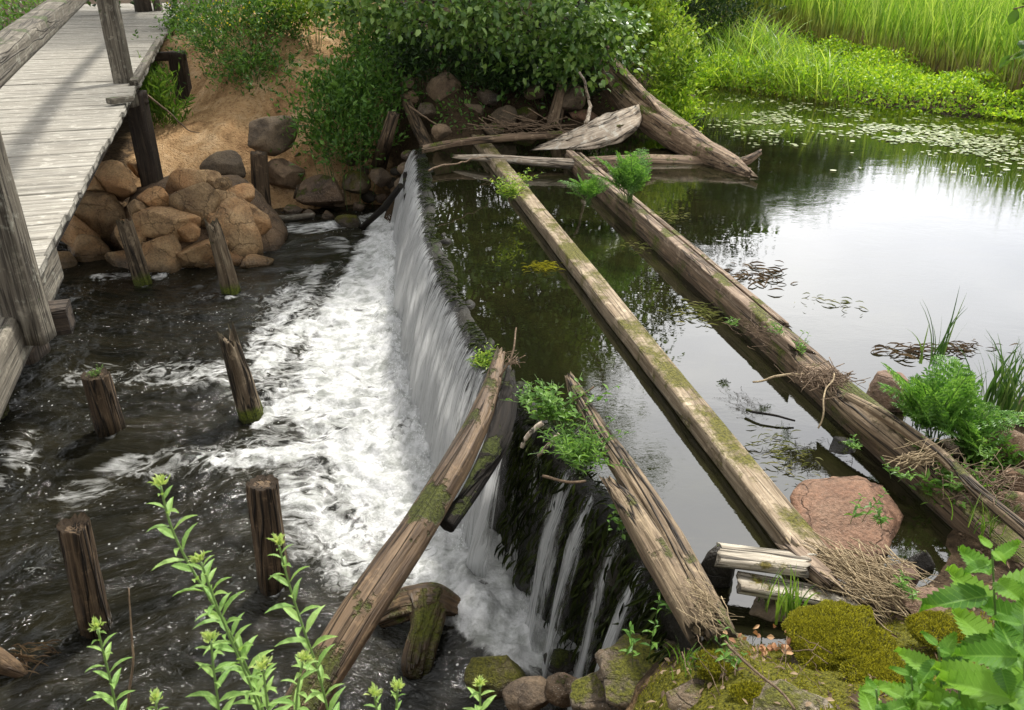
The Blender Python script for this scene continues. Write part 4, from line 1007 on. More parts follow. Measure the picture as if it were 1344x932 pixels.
tree(5.0, 25, 8.2, 2.4, 'dark tree behind the tall drooping grass', DEEP, 17, 70, 140, .15, .7, .05, (), RG, 'bank_tree', .2)
for i, (x, y, H, r) in enumerate([(8.8,35,8.4,3.0),(12.4,36,7.6,2.9),(16.2,37,5.6,2.5),(20.5,37,4.8,2.5),(24.5,38,5.6,2.7)]):
    tree(x, y, H, r, 'tree far beyond the reeds, number %s along the marsh edge counted from the alders' % ['one','two','three','four','five'][i], HERB, 30+i, 120, 150, .26, 1., .0, (), RG, 'marsh_tree', .2)
# ---- leafy mounds
def mound(name, c, rad, n, ls, mat, label, seed, up=.6, tm=T4, asp=.45, cat='plant', group=None, flowers=0, gap=.0, stalks=14, parent=None):
    rr = np.random.RandomState(seed); c = np.array(c)
    P, d = inside_ell(int(n*1.6), rr, c+UPV*rad[2]*.35, np.array(rad), .75)
    k = fbm(P/np.mean(rad)*2.2+seed, 3, seed) > gap-.06; gz = ground_z(P[:, 0], P[:, 1])
    k &= P[:, 2] > gz-.03; P = P[k][:n]; d = d[k][:n]
    P += .30*np.array(rad)*rr.normal(size=P.shape)*np.array([1,1,.8]); P = P[P[:, 2] > ground_z(P[:, 0], P[:, 1])-.02]; d = unit(P-c)
    D = unit(d*.5+rr.normal(size=P.shape)*.6+UPV*up); Nn = rr.normal(size=P.shape)*.6+UPV+d*.6
    t = thing(name, (c[0], c[1], ground_z(c[0], c[1])[0]), label, cat, group)
    shP=[]; shD=[]
    for i in range(int(18+n/90)):
        q = P[rr.randint(len(P))]; u_ = unit((q-c)*np.array([1,1,.3])+UPV*(.6+rr.rand())*np.mean(rad)*.9); l_ = np.mean(rad)*rr.uniform(.5, 1.1); m_ = 16
        tt_ = rr.rand(m_)[:, None]; a_ = rr.rand(m_)*6.28
        shP.append(q+u_*l_*tt_*.8); shD.append(u_*.7+np.stack([np.cos(a_), np.sin(a_), 0*a_], 1))
    shP = np.concatenate(shP); shD = np.concatenate(shD); gk = shP[:, 2] > ground_z(shP[:, 0], shP[:, 1]); shP = shP[gk]; shD = shD[gk]
    aP = np.concatenate([P, shP]); aL = np.concatenate([ls*rr.uniform(.6, 1.4, len(P)), ls*rr.uniform(.7, 1.5, len(shP))])
    leaf_obj('foliage', tm, aP, np.concatenate([D, shD]), np.concatenate([Nn, UPV+rr.normal(size=shP.shape)*.4]), aL, aL*asp*rr.uniform(.7, 1.2, len(aL)), mat, t, t.location, seed)
    mb = MB()
    for i in range(stalks):
        q = P[rr.randint(len(P))]; b = c+(q-c)*np.array([.5,.5,0]); b[2] = ground_z(b[0], b[1])[0]-.03
        V, f = tube(wander(b, q, 5, .05, seed+i), .006, .003, 5); mb.add(V, f)
    mb.build('stems', STEMG, t, t.location)
    if flowers > 30:
        q = P[(P[:, 2] > np.percentile(P[:, 2], 35)) & (P[:, 1] < c[1]+.1)]; q = q[rr.randint(len(q), size=flowers)]+rr.normal(size=(flowers, 3))*.05+np.array([0,-.05,.05])
        leaf_obj('flowers', T4, q, dirs(flowers, rr), dirs(flowers, rr, 1), .04, .03, YELLOW, t, t.location, seed)['kind'] = 'stuff'
    return t
def mpx(name, px, py, z, wp, hp, n, ls, mat, label, seed, **kw):
    p = at(px, py, z) if not isinstance(z, tuple) else atY(px, py, z[1]); m = m_per_px(p)
    gz_ = ground_z(p[0], p[1])[0]
    w_ = wp*m/2; h_ = hp*m/2
    return mound(name, [p[0], p[1], max(gz_, p[2]-h_*.35)], (w_, w_*.8, h_), n, ls, mat, label, seed, **kw)
SG = 'leafy clumps on the far banks'
for j, a in enumerate([
 ('herb_clump',322,96,1.8,130,110,3600,.075,HERB,'tall dark green clump dotted with yellow flowers on the sand slope',130),
 ('herb_clump',338,118,1.6,90,60,1500,.075,HERB,'lowest green clump on the sand slope, just below the flowered one',0),
 ('herb_clump',292,44,2.4,90,70,1800,.075,HERB,'green clump above the yellow flowered one, near the bridge end',25),
 ('herb_clump',366,46,2.4,80,70,1800,.08,HERB,'green clump between the sand path and the yellow flowered one',20),
 ('herb_clump',448,156,1.4,120,120,3400,.09,HERB,'broad-leaved clump on the steep bank above the dark boulders',0),
 ('herb_clump',478,112,1.8,100,80,2000,.09,HERB,'clump at the top of the steep bank, beside the sand path',0),
 ('grass_clump',212,165,1.15,60,90,1300,.14,GRASS,'grassy clump right behind the first support of the footbridge',0),
 ('herb_clump',200,110,1.4,50,60,800,.08,HERB,'dark clump in the shade beside the bridge deck',0),
 ('herb_clump',242,46,2.1,44,56,800,.08,HERB,'clump growing by the second support of the footbridge',0),
 ('herb_clump',410,8,2.9,90,50,1500,.09,BUSHG,'light green shrub at the top edge above the sand path',8),
 ('herb_clump',500,55,2.3,90,60,1700,.10,HERB,'shady shrub left of the alder trunks',0),
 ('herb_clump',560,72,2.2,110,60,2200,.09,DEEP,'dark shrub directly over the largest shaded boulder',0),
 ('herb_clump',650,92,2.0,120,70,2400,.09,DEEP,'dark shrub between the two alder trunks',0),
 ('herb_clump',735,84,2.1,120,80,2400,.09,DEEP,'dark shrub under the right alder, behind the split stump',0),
 ('willowherb_clump',856,50,2.4,90,80,2800,.085,BUSHG,'yellow-green clump at the top of the right bank by the alder',0),
 ('willowherb_clump',882,100,1.9,64,90,2400,.085,BUSHG,'yellow-green clump above the fallen trunk, beside the tall grey stone',0),
 ('willowherb_clump',886,146,1.4,54,54,1600,.075,BRIGHT,'bright low clump at the water edge below the tall grey stone',0),
 ('willowherb_clump',826,16,2.8,80,50,1600,.085,BUSHG,'yellow-green clump behind the right alder at the top edge',0),
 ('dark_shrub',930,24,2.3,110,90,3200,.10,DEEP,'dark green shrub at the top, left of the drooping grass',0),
]):
    *b, fl = a; mpx(*b, seed=400+j, group=SG, flowers=fl, **(dict(asp=.16, up=1.4) if a[0] == 'grass_clump' else {}))
# ---- ground cover (nobody could count it)
def scatter(n, x0, x1, y0, y1, fn, seed):
    rr = np.random.RandomState(seed); X = rr.uniform(x0, x1, n); Y = rr.uniform(y0, y1, n); Z = ground_z(X, Y)
    k = fn(X, Y, Z, rr); return np.stack([X, Y, Z], 1)[k], rr
sandline = pl(1.1, (250,255,.9), (300,190,1.6))+pl(1.5, (300,185,1.5), (340,140,1.6), (400,90,1.5))+pl(2.2, (440,45,1.3), (470,15,1.4))
sand2 = pl(1.6, (230,170,1.2), (290,80,1.), (300,40,1.))
def fn(X, Y, Z, rr):
    s = np.maximum(near_seg(X, Y, sandline), near_seg(X, Y, sand2))
    dens = np.clip(fbm(p3(X*.8, Y*.8), 3, 5)*1.6+.75, .05, 1)
    return (Z > 1.22+.1*rr.rand(len(X))) & (rr.rand(len(X)) > s*2.2) & (rr.rand(len(X)) < dens) & (X < 3.6+.3*rr.rand(len(X))) & (((X-E0[0])*bl[0]+(Y-E0[1])*bl[1]) < -.15)
P, rr = scatter(95000, -14, 4, 12.2, 24, fn, 77)
P[:, 2] += rr.rand(len(P))**1.5*.30
stuff(leaf_obj('undergrowth', T4, P, dirs(len(P), rr, .8), rr.normal(size=P.shape)*.5+UPV, .075*rr.uniform(.5, 1.4, len(P)), .04*rr.uniform(.6, 1.3, len(P)), HERB), 'low leafy undergrowth covering the shaded far bank', 'undergrowth')
P, rr = scatter(30000, -34, -5, 8, 40, lambda X, Y, Z, rr: (Z > 1.0) & (((X-E0[0])*bl[0]+(Y-E0[1])*bl[1]) > 3.5), 177)
P[:, 2] += rr.rand(len(P))**1.5*.4
stuff(leaf_obj('undergrowth', T4, P, dirs(len(P), rr, .8), rr.normal(size=P.shape)*.5+UPV, .16*rr.uniform(.5, 1.4, len(P)), .08*rr.uniform(.6, 1.3, len(P)), HERB), 'leafy undergrowth on the bank beyond the far side of the footbridge', 'undergrowth')
shore = np.array([at(*q)[:2] for q in [(905,112,1.15),(960,118,1.15),(1030,130,1.15),(1100,140,1.15),(1200,151,1.15),(1330,160,1.15),(1420,166,1.15)]])
rear = np.array([at(*q)[:2] for q in [(900,60,1.3),(960,58,1.3),(1030,62,1.3),(1100,78,1.3),(1200,104,1.3),(1330,134,1.3),(1420,150,1.3)]])
def strip(X, Y, rr, j=.35):
    a = np.interp(X, shore[:, 0], shore[:, 1])+j*fbm(p3(X*1.1, Y*1.1), 3, 4); b = np.interp(X, rear[:, 0], rear[:, 1])+j*fbm(p3(X*.8, Y*0), 2, 6)
    return a, b
def fn(X, Y, Z, rr):
    a, b = strip(X, Y, rr); return (Y > a) & (Y < b+.8)
P, rr = scatter(110000, 2.6, 13, 13, 24, fn, 78)
hgt = .20+.42*(fbm(p3(P[:, 0]*1.5, P[:, 1]*1.5), 4, 9)+.6); a, b = strip(P[:, 0], P[:, 1], rr)
hgt *= np.clip((P[:, 1]-a)*2.2, .15, 1); P[:, 2] = 1.17+np.clip(hgt, .05, .8)*rr.rand(len(P))**.5
stuff(leaf_obj('shore_herbs', T4, P, dirs(len(P), rr, .6), rr.normal(size=P.shape)*.5+UPV, .085*rr.uniform(.5, 1.35, len(P)), .046*rr.uniform(.6, 1.3, len(P)), BRIGHT), 'bright low herbs crowding the water edge in front of the reeds', 'herbs')
def fn(X, Y, Z, rr):
    a, b = strip(X, Y, rr); return (Y > b) & (rr.rand(len(X)) < np.clip(1.5-(Y-b)*.12, .3, 1)) & (X > 4.2+.5*rr.rand(len(X)))
P, rr = scatter(27000, 3, 18, 14, 28, fn, 79); P[:, 2] -= .05
V, f, at_ = blades(P, 2.15*rr.uniform(.65, 1.1, len(P)), .034*rr.uniform(.5, 1.3, len(P)), rr.uniform(.03, .55, len(P))**1.2, 80, 4, az=rr.normal(.5, 1.3, len(P)))
stuff(mesh('reeds', V, f, REED, None, at_, False), 'tall green reed bed with straw-brown stems at its foot', 'reeds')
def fn(X, Y, Z, rr):
    a, b = strip(X, Y, rr); return (Y > a) & (Y < b+3.5) & (X < 6.4)
P, rr = scatter(3600, 3.0, 6.6, 15, 23, fn, 81)
k = (rr.rand(len(P)) < .75); P = P[k]
V, f, at_ = blades(P, 1.15*rr.uniform(.5, 1.2, len(P)), .03*rr.uniform(.6, 1.3, len(P)), rr.uniform(.3, .75, len(P)), 82, 5)
stuff(mesh('drooping_grass', V, f, REED, None, at_, False), 'drooping broad grass between the dark shrub and the reeds', 'grass')
stuff(leaf_obj('hanging_weed', LT, HANGP, -UPV+HANGN*.5+rs.normal(size=HANGP.shape)*.25, HANGN+rs.normal(size=HANGP.shape)*.4, rs.uniform(.05, .16, len(HANGP)), rs.uniform(.008, .02, len(HANGP)), WALLWEED), 'dark wet weeds hanging down the bare face of the weir', 'weeds')
stuff(leaf_obj('crest_weed', LT, CRP, CRN*.9+rs.normal(size=CRP.shape)*.4, UPV+rs.normal(size=CRP.shape)*.3, rs.uniform(.03, .09, len(CRP)), rs.uniform(.006, .016, len(CRP)), WALLWEED), 'dark mossy weed growing along the crest of the weir', 'weeds')
# dead stalks at the reed foot
def fn(X, Y, Z, rr):
    a, b = strip(X, Y, rr); return (Y > b-.15) & (Y < b+.6)
P, rr = scatter(16000, 4.5, 14, 13, 22, fn, 83)
V, f, at_ = blades(P, .95*rr.uniform(.4, 1.1, len(P)), .018, rr.uniform(.05, .5, len(P)), 84, 3)
stuff(mesh('dead_reed_stalks', V, f, FLOATBROWN, None, at_, False), 'dry brown stalks standing at the foot of the reeds', 'dead stalks')
# floating leaves
rr = np.random.RandomState(90); n = 3900
base = np.array([at(x, y, ZU)[:2] for x, y in [(915,135),(960,150),(1010,160),(1080,165),(1150,172),(1230,182),(1340,190)]])
t = rr.rand(n)**.8*(len(base)-1.001); i = t.astype(int); fr_ = (t-i)[:, None]; q = base[i]*(1-fr_)+base[i+1]*fr_
q = q+np.stack([rr.normal(size=n)*.5, rr.normal(size=n)*1.0], 1)
k = fbm(p3(q[:, 0]*1.3, q[:, 1]*2.2), 3, 91)+rr.normal(size=n)*.15 > -.02; q = q[k]; n = len(q)
PADT = (np.array([[.5*math.cos(a)+.5, .5*math.sin(a), 0] for a in np.linspace(0, 2*np.pi, 9)[:-1]]), [tuple(range(8))])
P = np.c_[q, np.full(n, ZU+.006)+rr.rand(n)*.012]
az = rr.rand(n)*6.28; D = np.stack([np.cos(az), np.sin(az), 0*az], 1)
def tri(tm): return tm[0], [(0, i, i+1) for i in range(1, len(tm[0])-1)]
stuff(leaf_obj('floating_leaves', tri(PADT), P, D, np.tile(UPV, (n, 1))+rr.normal(size=(n, 3))*.05, rr.uniform(.03, .10, n), rr.uniform(.03, .08, n), PADM), 'small pale floating leaves drifting in front of the bright shore herbs', 'floating leaves')
# ---- drifting weed patches on the pond
def weed(px, py, wp, hp, n, L, mat, label, seed, name='drifting_weed', zz=ZU+.008, lift=.02):
    rr = np.random.RandomState(seed); c = at(px, py, zz); m = m_per_px(c)
    ang = rr.normal(0, .5, n)*1.2; q = rr.normal(size=(n, 2))*np.array([wp*m/4, hp*m/4/math.sin(math.atan2(CZ-zz, c[1]))])
    P = np.c_[q+c[:2], np.full(n, zz)+rr.rand(n)*lift]; D = np.stack([np.cos(ang)*rr.choice([-1,1], n), np.sin(ang), rr.normal(size=n)*.08], 1)
    o = leaf_obj(name, LT, P, D, np.tile(UPV, (n, 1))+rr.normal(size=(n, 3))*.3, L*rr.uniform(.4, 1.5, n), L*.07*rr.uniform(.5, 1.4, n), mat, None, c, seed)
    return stuff(o, label, 'weed')
weed(990, 362, 80, 34, 60, .12, FLOATBROWN, 'tangle of dark drifting stalks on the bright open water beside the stepped beam', 501)
weed(1030, 595, 80, 70, 90, .06, WEED, 'thin green weed spreading on the dark water between the two beams', 502)
weed(715, 350, 36, 12, 150, .06, MOSSL, 'small yellow-green floating patch left of the straight mossy beam', 503)
weed(918, 412, 80, 26, 110, .08, WEED, 'pale weed caught on the water side of the stepped beam, beside its middle', 504)
weed(1200, 462, 90, 20, 60, .10, FLOATBROWN, 'brown flattened stalks on the water left of the big fern-like plant', 505)
weed(1100, 400, 110, 24, 24, .07, WEED, 'faint pale strands far out on the bright water', 506)
weed(880, 285, 50, 16, 70, .06, WEED, 'yellowish weed just under the near end of the fallen trunk', 507)
weed(1270, 455, 70, 16, 36, .08, FLOATBROWN, 'loose pale strands behind the big fern-like plant', 508)
weed(840, 325, 60, 16, 30, .06, WEED, 'wisps of weed between the two beams near their far ends', 509)
weed(30, 862, 60, 34, 60, .10, FLOATBROWN, 'bits of dark litter caught around the rotten log end', 510, zz=.03)
# ---- sticks, nests and straw
def nest(name, px, py, z, wp, hp, n, L, rad_, mat, label, cat, seed, ang=None, sp=1.2):
    rr = np.random.RandomState(seed); c = at(px, py, z); m = m_per_px(c); mb = MB()
    for i in range(n):
        p = c+np.array([rr.normal()*wp*m/4, rr.normal()*hp*m/3, abs(rr.normal())*.03])
        a = rr.rand()*6.28 if ang is None else math.radians(ang)+rr.normal()*.35
        d = np.array([math.cos(a), math.sin(a), rr.normal()*.25])*L*rr.uniform(.3, 1.2)/2
        V, f = tube(wander(p-d, p+d, 6, L*.10, seed*50+i), rad_*rr.uniform(.6, 1.3), rad_*.4, 5); mb.add(V, f, V*np.array([1,1,1])+i)
    return tag(mb.build(name, mat, None, c), label, cat)
nest('twig_nest', 1078, 500, 1.42, 70, 40, 170, .20, .0032, TWIG, 'round tangle of dead twigs lodged on top of the stepped beam', 'twigs', 601)
nest('straw_heap', 1135, 762, 1.27, 110, 70, 300, .26, .0035, STRAWW, 'heap of dry straw piled between the reddish boulder and the white planks', 'straw', 602, ang=-50)
nest('dry_sedge', 1212, 606, 1.38, 60, 22, 70, .20, .003, STRAWW, 'bundle of dry bent stalks lying over the stepped beam near the right shore', 'straw', 603, ang=20)
nest('litter_line', 1000, 440, 1.42, 60, 60, 60, .12, .002, TWIG, 'thin line of twiggy litter on the ledge of the stepped beam', 'twigs', 604, ang=-50)
nest('dry_roots', 925, 800, 1.45, 44, 60, 90, .14, .002, STRAWW, 'dry rootlets hanging over the near end of the split log', 'roots', 605, ang=-60)
nest('bank_twigs', 1290, 640, 1.36, 90, 60, 70, .30, .003, TWIG, 'scattered dead twigs on the muddy right shore', 'twigs', 606)
nest('drift_twigs', 800, 222, 1.28, 60, 20, 60, .30, .004, TWIG, 'twigs caught where the stepped beam meets the drift logs', 'twigs', 607)
nest('drift_twigs', 690, 168, 1.5, 120, 40, 50, .7, .007, TWIG, 'long dead twigs among the shaded boulders behind the thin drift log', 'twigs', 608, ang=-20)
nest('bank_twigs', 1000, 880, 1.50, 200, 60, 26, .16, .0018, TWIG, 'dead twigs scattered over the mossy foreground bank', 'twigs', 609)
nest('log_twigs', 672, 478, 1.46, 16, 20, 26, .12, .0025, TWIG, 'knot of twigs at the top of the leaning log', 'twigs', 610)
def stick(qs, r0, r1, mat, label, seed, name='stick', amp=.03):
    P = np.array([pt(q) for q in qs]); Q, _ = resample(P, .03); Q = Q+amp*np.stack([fbm(p3(np.arange(len(Q))*.15, seed+k), 2, seed) for k in range(3)], 1)
    V, f = tube(Q, r0, r1, 7); tag(mesh(name, V, f, mat, None, {'gc': V*1.}, True, Q[0]), label, 'stick')
stick([(985,497,1.42),(1020,492,1.44),(1058,492,1.42)], .006, .010, STRAWW, 'pale stick poking out left of the twig nest', 701)
stick([(978,535,1.19),(1010,545,1.19),(1040,553,1.17)], .010, .006, BLACKW, 'dark stick floating on the water below the twig nest', 702)
stick([(660,492,1.4),(674,468,1.5),(680,425,1.62)], .007, .005, TWIG, 'forked upright twig at the top of the leaning log', 703)
stick([(682,592,1.3),(700,568,1.4),(716,556,1.44)], .012, .016, BARE, 'short curved pale stick among the plants beside the split log', 704)
stick([(712,600,1.25),(722,582,1.36),(732,572,1.4)], .010, .012, BARE, 'second short pale stick, just right of the curved one', 705)
stick([(716,629,1.3),(745,631,1.35),(770,628,1.36)], .008, .007, TWIG, 'thin straight twig under the plants on the weir', 706)
stick([(735,528,1.42),(760,524,1.44),(780,520,1.43),(784,512,1.47)], .005, .005, TWIG, 'thin crooked twig crossing the tip of the split log', 707)
stick([(958,845,1.5),(1000,880,1.6),(1035,925,1.68)], .005, .004, TWIG, 'long bent twig lying across the mossy foreground', 708)
stick([(1075,560,1.38),(1084,530,1.5),(1092,490,1.55)], .005, .004, STRAWW, 'pale straw sticking up out of the twig nest', 709)
stick([(172,932,('Y',1.5)),(170,850,('Y',1.52)),(168,776,('Y',1.55))], .004, .0015, TWIG, 'dry bare stalk rising beside the small leafy stem at the lower left', 710, amp=.02)
stick([(190,122,1.9),(245,170,1.35),(262,173,1.3)], .02, .006, TWIG, 'thin bare branch lying on the sand beside the bridge support', 711)
stick([(536,140,1.7),(560,155,1.6),(575,166,1.5)], .014, .008, TWIG, 'bare branch crossing in front of the leaning mossy post', 712)
stick([(560,222,1.5),(600,214,1.5),(640,205,1.45)], .012, .006, TWIG, 'bent branch hanging over the pond near the start of the weir', 713)
stick([(770,160,1.7),(775,130,1.9),(762,95,2.3)], .03, .015, BARE, 'curved pale root beside the tall rounded boulder', 714)
# ---- frond plants
def fronds(name, base, n, L, label, seed, mat=FERN, spread=.8, lf=.016, group=None, lab='plant', pin=8):
    rr = np.random.RandomState(seed); base = np.array(base); t = thing(name, base, label, lab, group)
    P=[]; D=[]; Nn=[]; LL=[]; mb = MB()
    for i in range(n):
        az = rr.rand()*6.28; sp = spread*rr.uniform(.2, 1.1); l = L*rr.uniform(.55, 1.1)
        s = np.linspace(0, 1, 10); d0 = np.array([math.cos(az), math.sin(az), 0])
        c = base+rr.normal(size=3)*np.array([.04,.04,0])*L+d0*(sp*l*s[:, None]**1.4)+UPV*(l*(s-.45*sp*s**2.4))[:, None]
        V, f = tube(c, .0035, .0015, 5); mb.add(V, f)
        T = np.gradient(c, axis=0); T = unit(T)
        for j in range(pin):
            u = .35+.62*j/pin; k = int(u*9); o = c[k]+(c[min(k+1,9)]-c[k])*(u*9-k); tt = T[k]
            sd_ = unit(np.cross(tt, UPV)); nn = np.cross(sd_, tt)
            pl_ = l*.30*(1-.75*(j/pin))*rr.uniform(.8, 1.15)
            for sg in (-1, 1):
                pd = unit(sd_*sg+tt*.65+nn*.1); ps = unit(np.cross(pd, nn))
                m = 5
                for q in range(m):
                    w_ = (q+.6)/m; pp = o+pd*pl_*w_-UPV*pl_*.25*w_**2
                    for s2 in (-1, 1):
                        P.append(pp); D.append(pd*.7+ps*s2*.8); Nn.append(nn+rr.normal(size=3)*.25); LL.append(pl_*.34*(1-.45*w_)+lf*.4)
                P.append(o+pd*pl_-UPV*pl_*.25); D.append(pd); Nn.append(nn); LL.append(pl_*.25)
    LL = np.array(LL); leaf_obj('fronds', T4, P, D, Nn, LL, LL*.42, mat, t, base, seed); mb.build('stems', STEMG, t, base)
    return t
FG = 'green plants rooted on the timbers and stones'
fronds('fern_like_plant', at(826,266,1.36), 24, .62, 'feathery bright plant on the far part of the stepped beam', 801, group=FG, spread=.85)
fronds('fern_like_plant', at(772,270,1.3), 16, .40, 'smaller feathery plant left of the bright one on the stepped beam', 802, group=FG, spread=.9)
fronds('fern_like_plant', at(1222,588,1.22), 16, .62, 'big fern-like plant growing among the stones on the right shore', 803, group=FG, spread=.8, pin=10, lf=.03)
fronds('fern_like_plant', at(1205,565,1.2), 8, .42, 'lower fern-like plant at the left foot of the big one', 804, group=FG, spread=.9)
fronds('fern_like_plant', at(1268,600,1.25), 14, .36, 'small fern-like plant at the right foot of the big one', 805, group=FG, spread=.9)
# leafy stem plants
def leafy(name, base, n, L, label, seed, mat=HERB, ls=.05, asp=.45, spread=.7, nl=10, hang=0., tm=LT, group=None, bud=False, srad=.0025):
    rr = np.random.RandomState(seed); base = np.array(base); t = thing(name, base, label, 'plant', group); mb = MB(); P=[]; D=[]; Nn=[]; LL=[]
    for i in range(n):
        az = rr.rand()*6.28; sp = spread*rr.uniform(.1, 1.1); l = L*rr.uniform(.5, 1.1); s = np.linspace(0, 1, 8)
        d0 = np.array([math.cos(az), math.sin(az), 0]); b0 = base+rr.normal(size=3)*np.array([L*.15, L*.15, 0])
        if hang: c = b0+d0*(.4*l*np.sin(s*1.6))[:, None]-UPV*(hang*l*s**1.5)[:, None]
        else: c = b0+d0*(sp*l*s**1.3)[:, None]+UPV*(l*(s-.3*sp*s**2))[:, None]
        V, f = tube(c, srad, srad*.5, 5); mb.add(V, f)
        for j in range(nl):
            u = .2+.8*j/nl; k = min(int(u*7), 6); o = c[k]+(c[k+1]-c[k])*(u*7-k); a = j*2.4+rr.rand()
            d = np.array([math.cos(a), math.sin(a), .35+rr.normal()*.25]); P.append(o); D.append(d); Nn.append(UPV+rr.normal(size=3)*.3); LL.append(ls*(1.1-.5*u)*rr.uniform(.7, 1.3))
    LL = np.array(LL); leaf_obj('leaves', tm, P, D, Nn, LL, LL*asp, mat, t, base, seed); mb.build('stems', STEMG, t, base); return t
LV = leafmat('mid_green_leaves', (.05,.13,.015), (.10,.22,.03), (.18,.32,.06), .4)
leafy('leafy_plant', at(668,262,1.36), 26, .32, 'olive-green leafy plant hanging over the far part of the straight beam', 811, BUSHG, .07, .3, 1.1, 10, group=FG)
leafy('leafy_plant', at(690,240,1.36), 8, .2, 'small sprig right of the olive-green plant on the straight beam', 812, BUSHG, .06, .35, 1.1, 7, group=FG)
leafy('leafy_plant', at(634,484,1.25), 26, .18, 'narrow-leaved plant where the weir crest meets the leaning log', 813, BUSHG, .05, .25, 1.2, 9, group=FG)
leafy('leafy_plant', at(728,556,1.32), 40, .30, 'broad-leaved plant on the weir between the leaning log and the split log', 814, LV, .062, .45, 1.1, 8, group=FG)
leafy('leafy_plant', at(762,612,1.32), 50, .26, 'dense grassy-leaved plant on the weir beside the split slab', 815, LV, .060, .22, 1.1, 10, group=FG)
leafy('leafy_plant', at(745,585,1.25), 26, .16, 'dull green plant drooping over the weir wall below the broad-leaved one', 816, HERB, .04, .45, 1.4, 8, group=FG)
leafy('leafy_plant', at(690,530,1.25), 14, .13, 'small plant on the crest just right of the leaning log tip', 817, LV, .04, .5, 1.2, 7, group=FG)
leafy('hanging_plant', at(812,668,1.36), 7, .20, 'shiny leafy spray hanging from the split slab over the wall', 818, LV, .045, .6, .6, 9, hang=1., group=FG)
leafy('leafy_plant', at(875,800,1.15), 4, .12, 'tiny sprig on the dark wall under the split slab', 819, LV, .03, .6, .9, 6, group=FG)
leafy('leafy_plant', np.array(tp4)+UPV*-.03, 16, .10, 'small green plant growing on top of the squat dark pile', 820, LV, .022, .4, 1.1, 8, group=FG, srad=.001)
for i, (x, y, z, l, s) in enumerate([(1022,440,1.42,'small sprig on the far third of the stepped beam'.replace('far third','ledge'),.11),(1046,463,1.42,'taller sprig just before the twig nest on the stepped beam',.15),(1108,680,1.34,'slender sprig growing on the broad reddish boulder',.24),(1180,630,1.36,'small leafy plant on the stepped beam by the dry bent stalks',.14),(1205,590,1.35,'little leafy plant left of the dry bent stalks',.14),(1244,640,1.36,'little leafy plant right of the dry bent stalks',.15),(1150,690,1.34,'tiny sprig at the right side of the broad reddish boulder',.10),(1120,590,1.4,'sprig on the mossy side of the stepped beam beneath the twig nest',.08),(825,880,1.15,'small upright leafy stem on the near wall beside the fall',.30),(962,872,1.45,'young leafy plant at the foot of the split log',.14),(1285,610,1.35,'small plant between the brown stones at the right shore',.18),(960,430,1.36,'low sprig on the stepped beam beside the pale weed',.08),(1190,780,1.3,'sprig near the brown stone by the straw',.12)]):
    leafy('sprig', at(x, y, z), 2 if s > .2 else 5, s, l, 830+i, LV, .04 if s < .2 else .05, .35, .35 if s > .2 else .8, 12 if s > .2 else 7, group=FG, srad=.0015)
def tuft(name, base, n, H, W_, label, seed, mat=SEDGE, lean=(.1,.7), sp=.06, cat='grass tuft', group=None):
    rr = np.random.RandomState(seed); P = np.array(base)+rr.normal(size=(n, 3))*np.array([sp, sp, 0])
    V, f, a = blades(P, H*rr.uniform(.5, 1.1, n), W_*rr.uniform(.7, 1.3, n), rr.uniform(*lean, n), seed, 6)
    return tag(mesh(name, V, f, mat, None, a, False, base), label, cat, group)
mpx('willowherb_clump', 915, 112, 1.2, 50, 40, 1200, .085, BRIGHT, 'bright low clump where the drooping grass meets the pond corner', 499, group=SG)
mpx('herb_clump', 1262, 640, 1.25, 90, 40, 420, .045, LV, 'low green herbs on the muddy shore behind the stepped beam', 498, group=SG)
mpx('herb_clump', 1310, 600, 1.3, 60, 34, 240, .045, LV, 'low green herbs between the brown stones at the right edge', 497, group=SG)
tuft('sedge_tuft', at(1308,545,1.15), 60, .55, .013, 'tuft of dark sword-like leaves at the right edge of the pond', 901, lean=(.05,.45))
tuft('sedge_tuft', at(1225,480,1.2), 16, .55, .013, 'few tall sword leaves rising behind the big fern-like plant', 902, lean=(.05,.5), sp=.04)
tuft('sedge_tuft', at(1341,560,1.2), 30, .55, .013, 'sword-leaved tuft cut off by the right edge', 903)
tuft('grass_tuft', at(1035,812,1.26), 40, .24, .008, 'fresh green grass tuft growing in front of the lower white plank', 904, GRASS, (.05,.4), .035)
tuft('grass_tuft', at(1000,790,1.2), 12, .22, .004, 'thin grass blades left of the fresh tuft', 905, GRASS, (.1,.4), .03)
tuft('grass_tuft', at(1290,700,1.3), 30, .2, .005, 'small grass tuft on the mossy end of the stepped beam', 906, GRASS, (.2,.7), .04)
tuft('grass_tuft', at(900,875,1.38), 30, .12, .004, 'short grass on the near wall beside the split log', 907, GRASS, (.2,.7), .03)
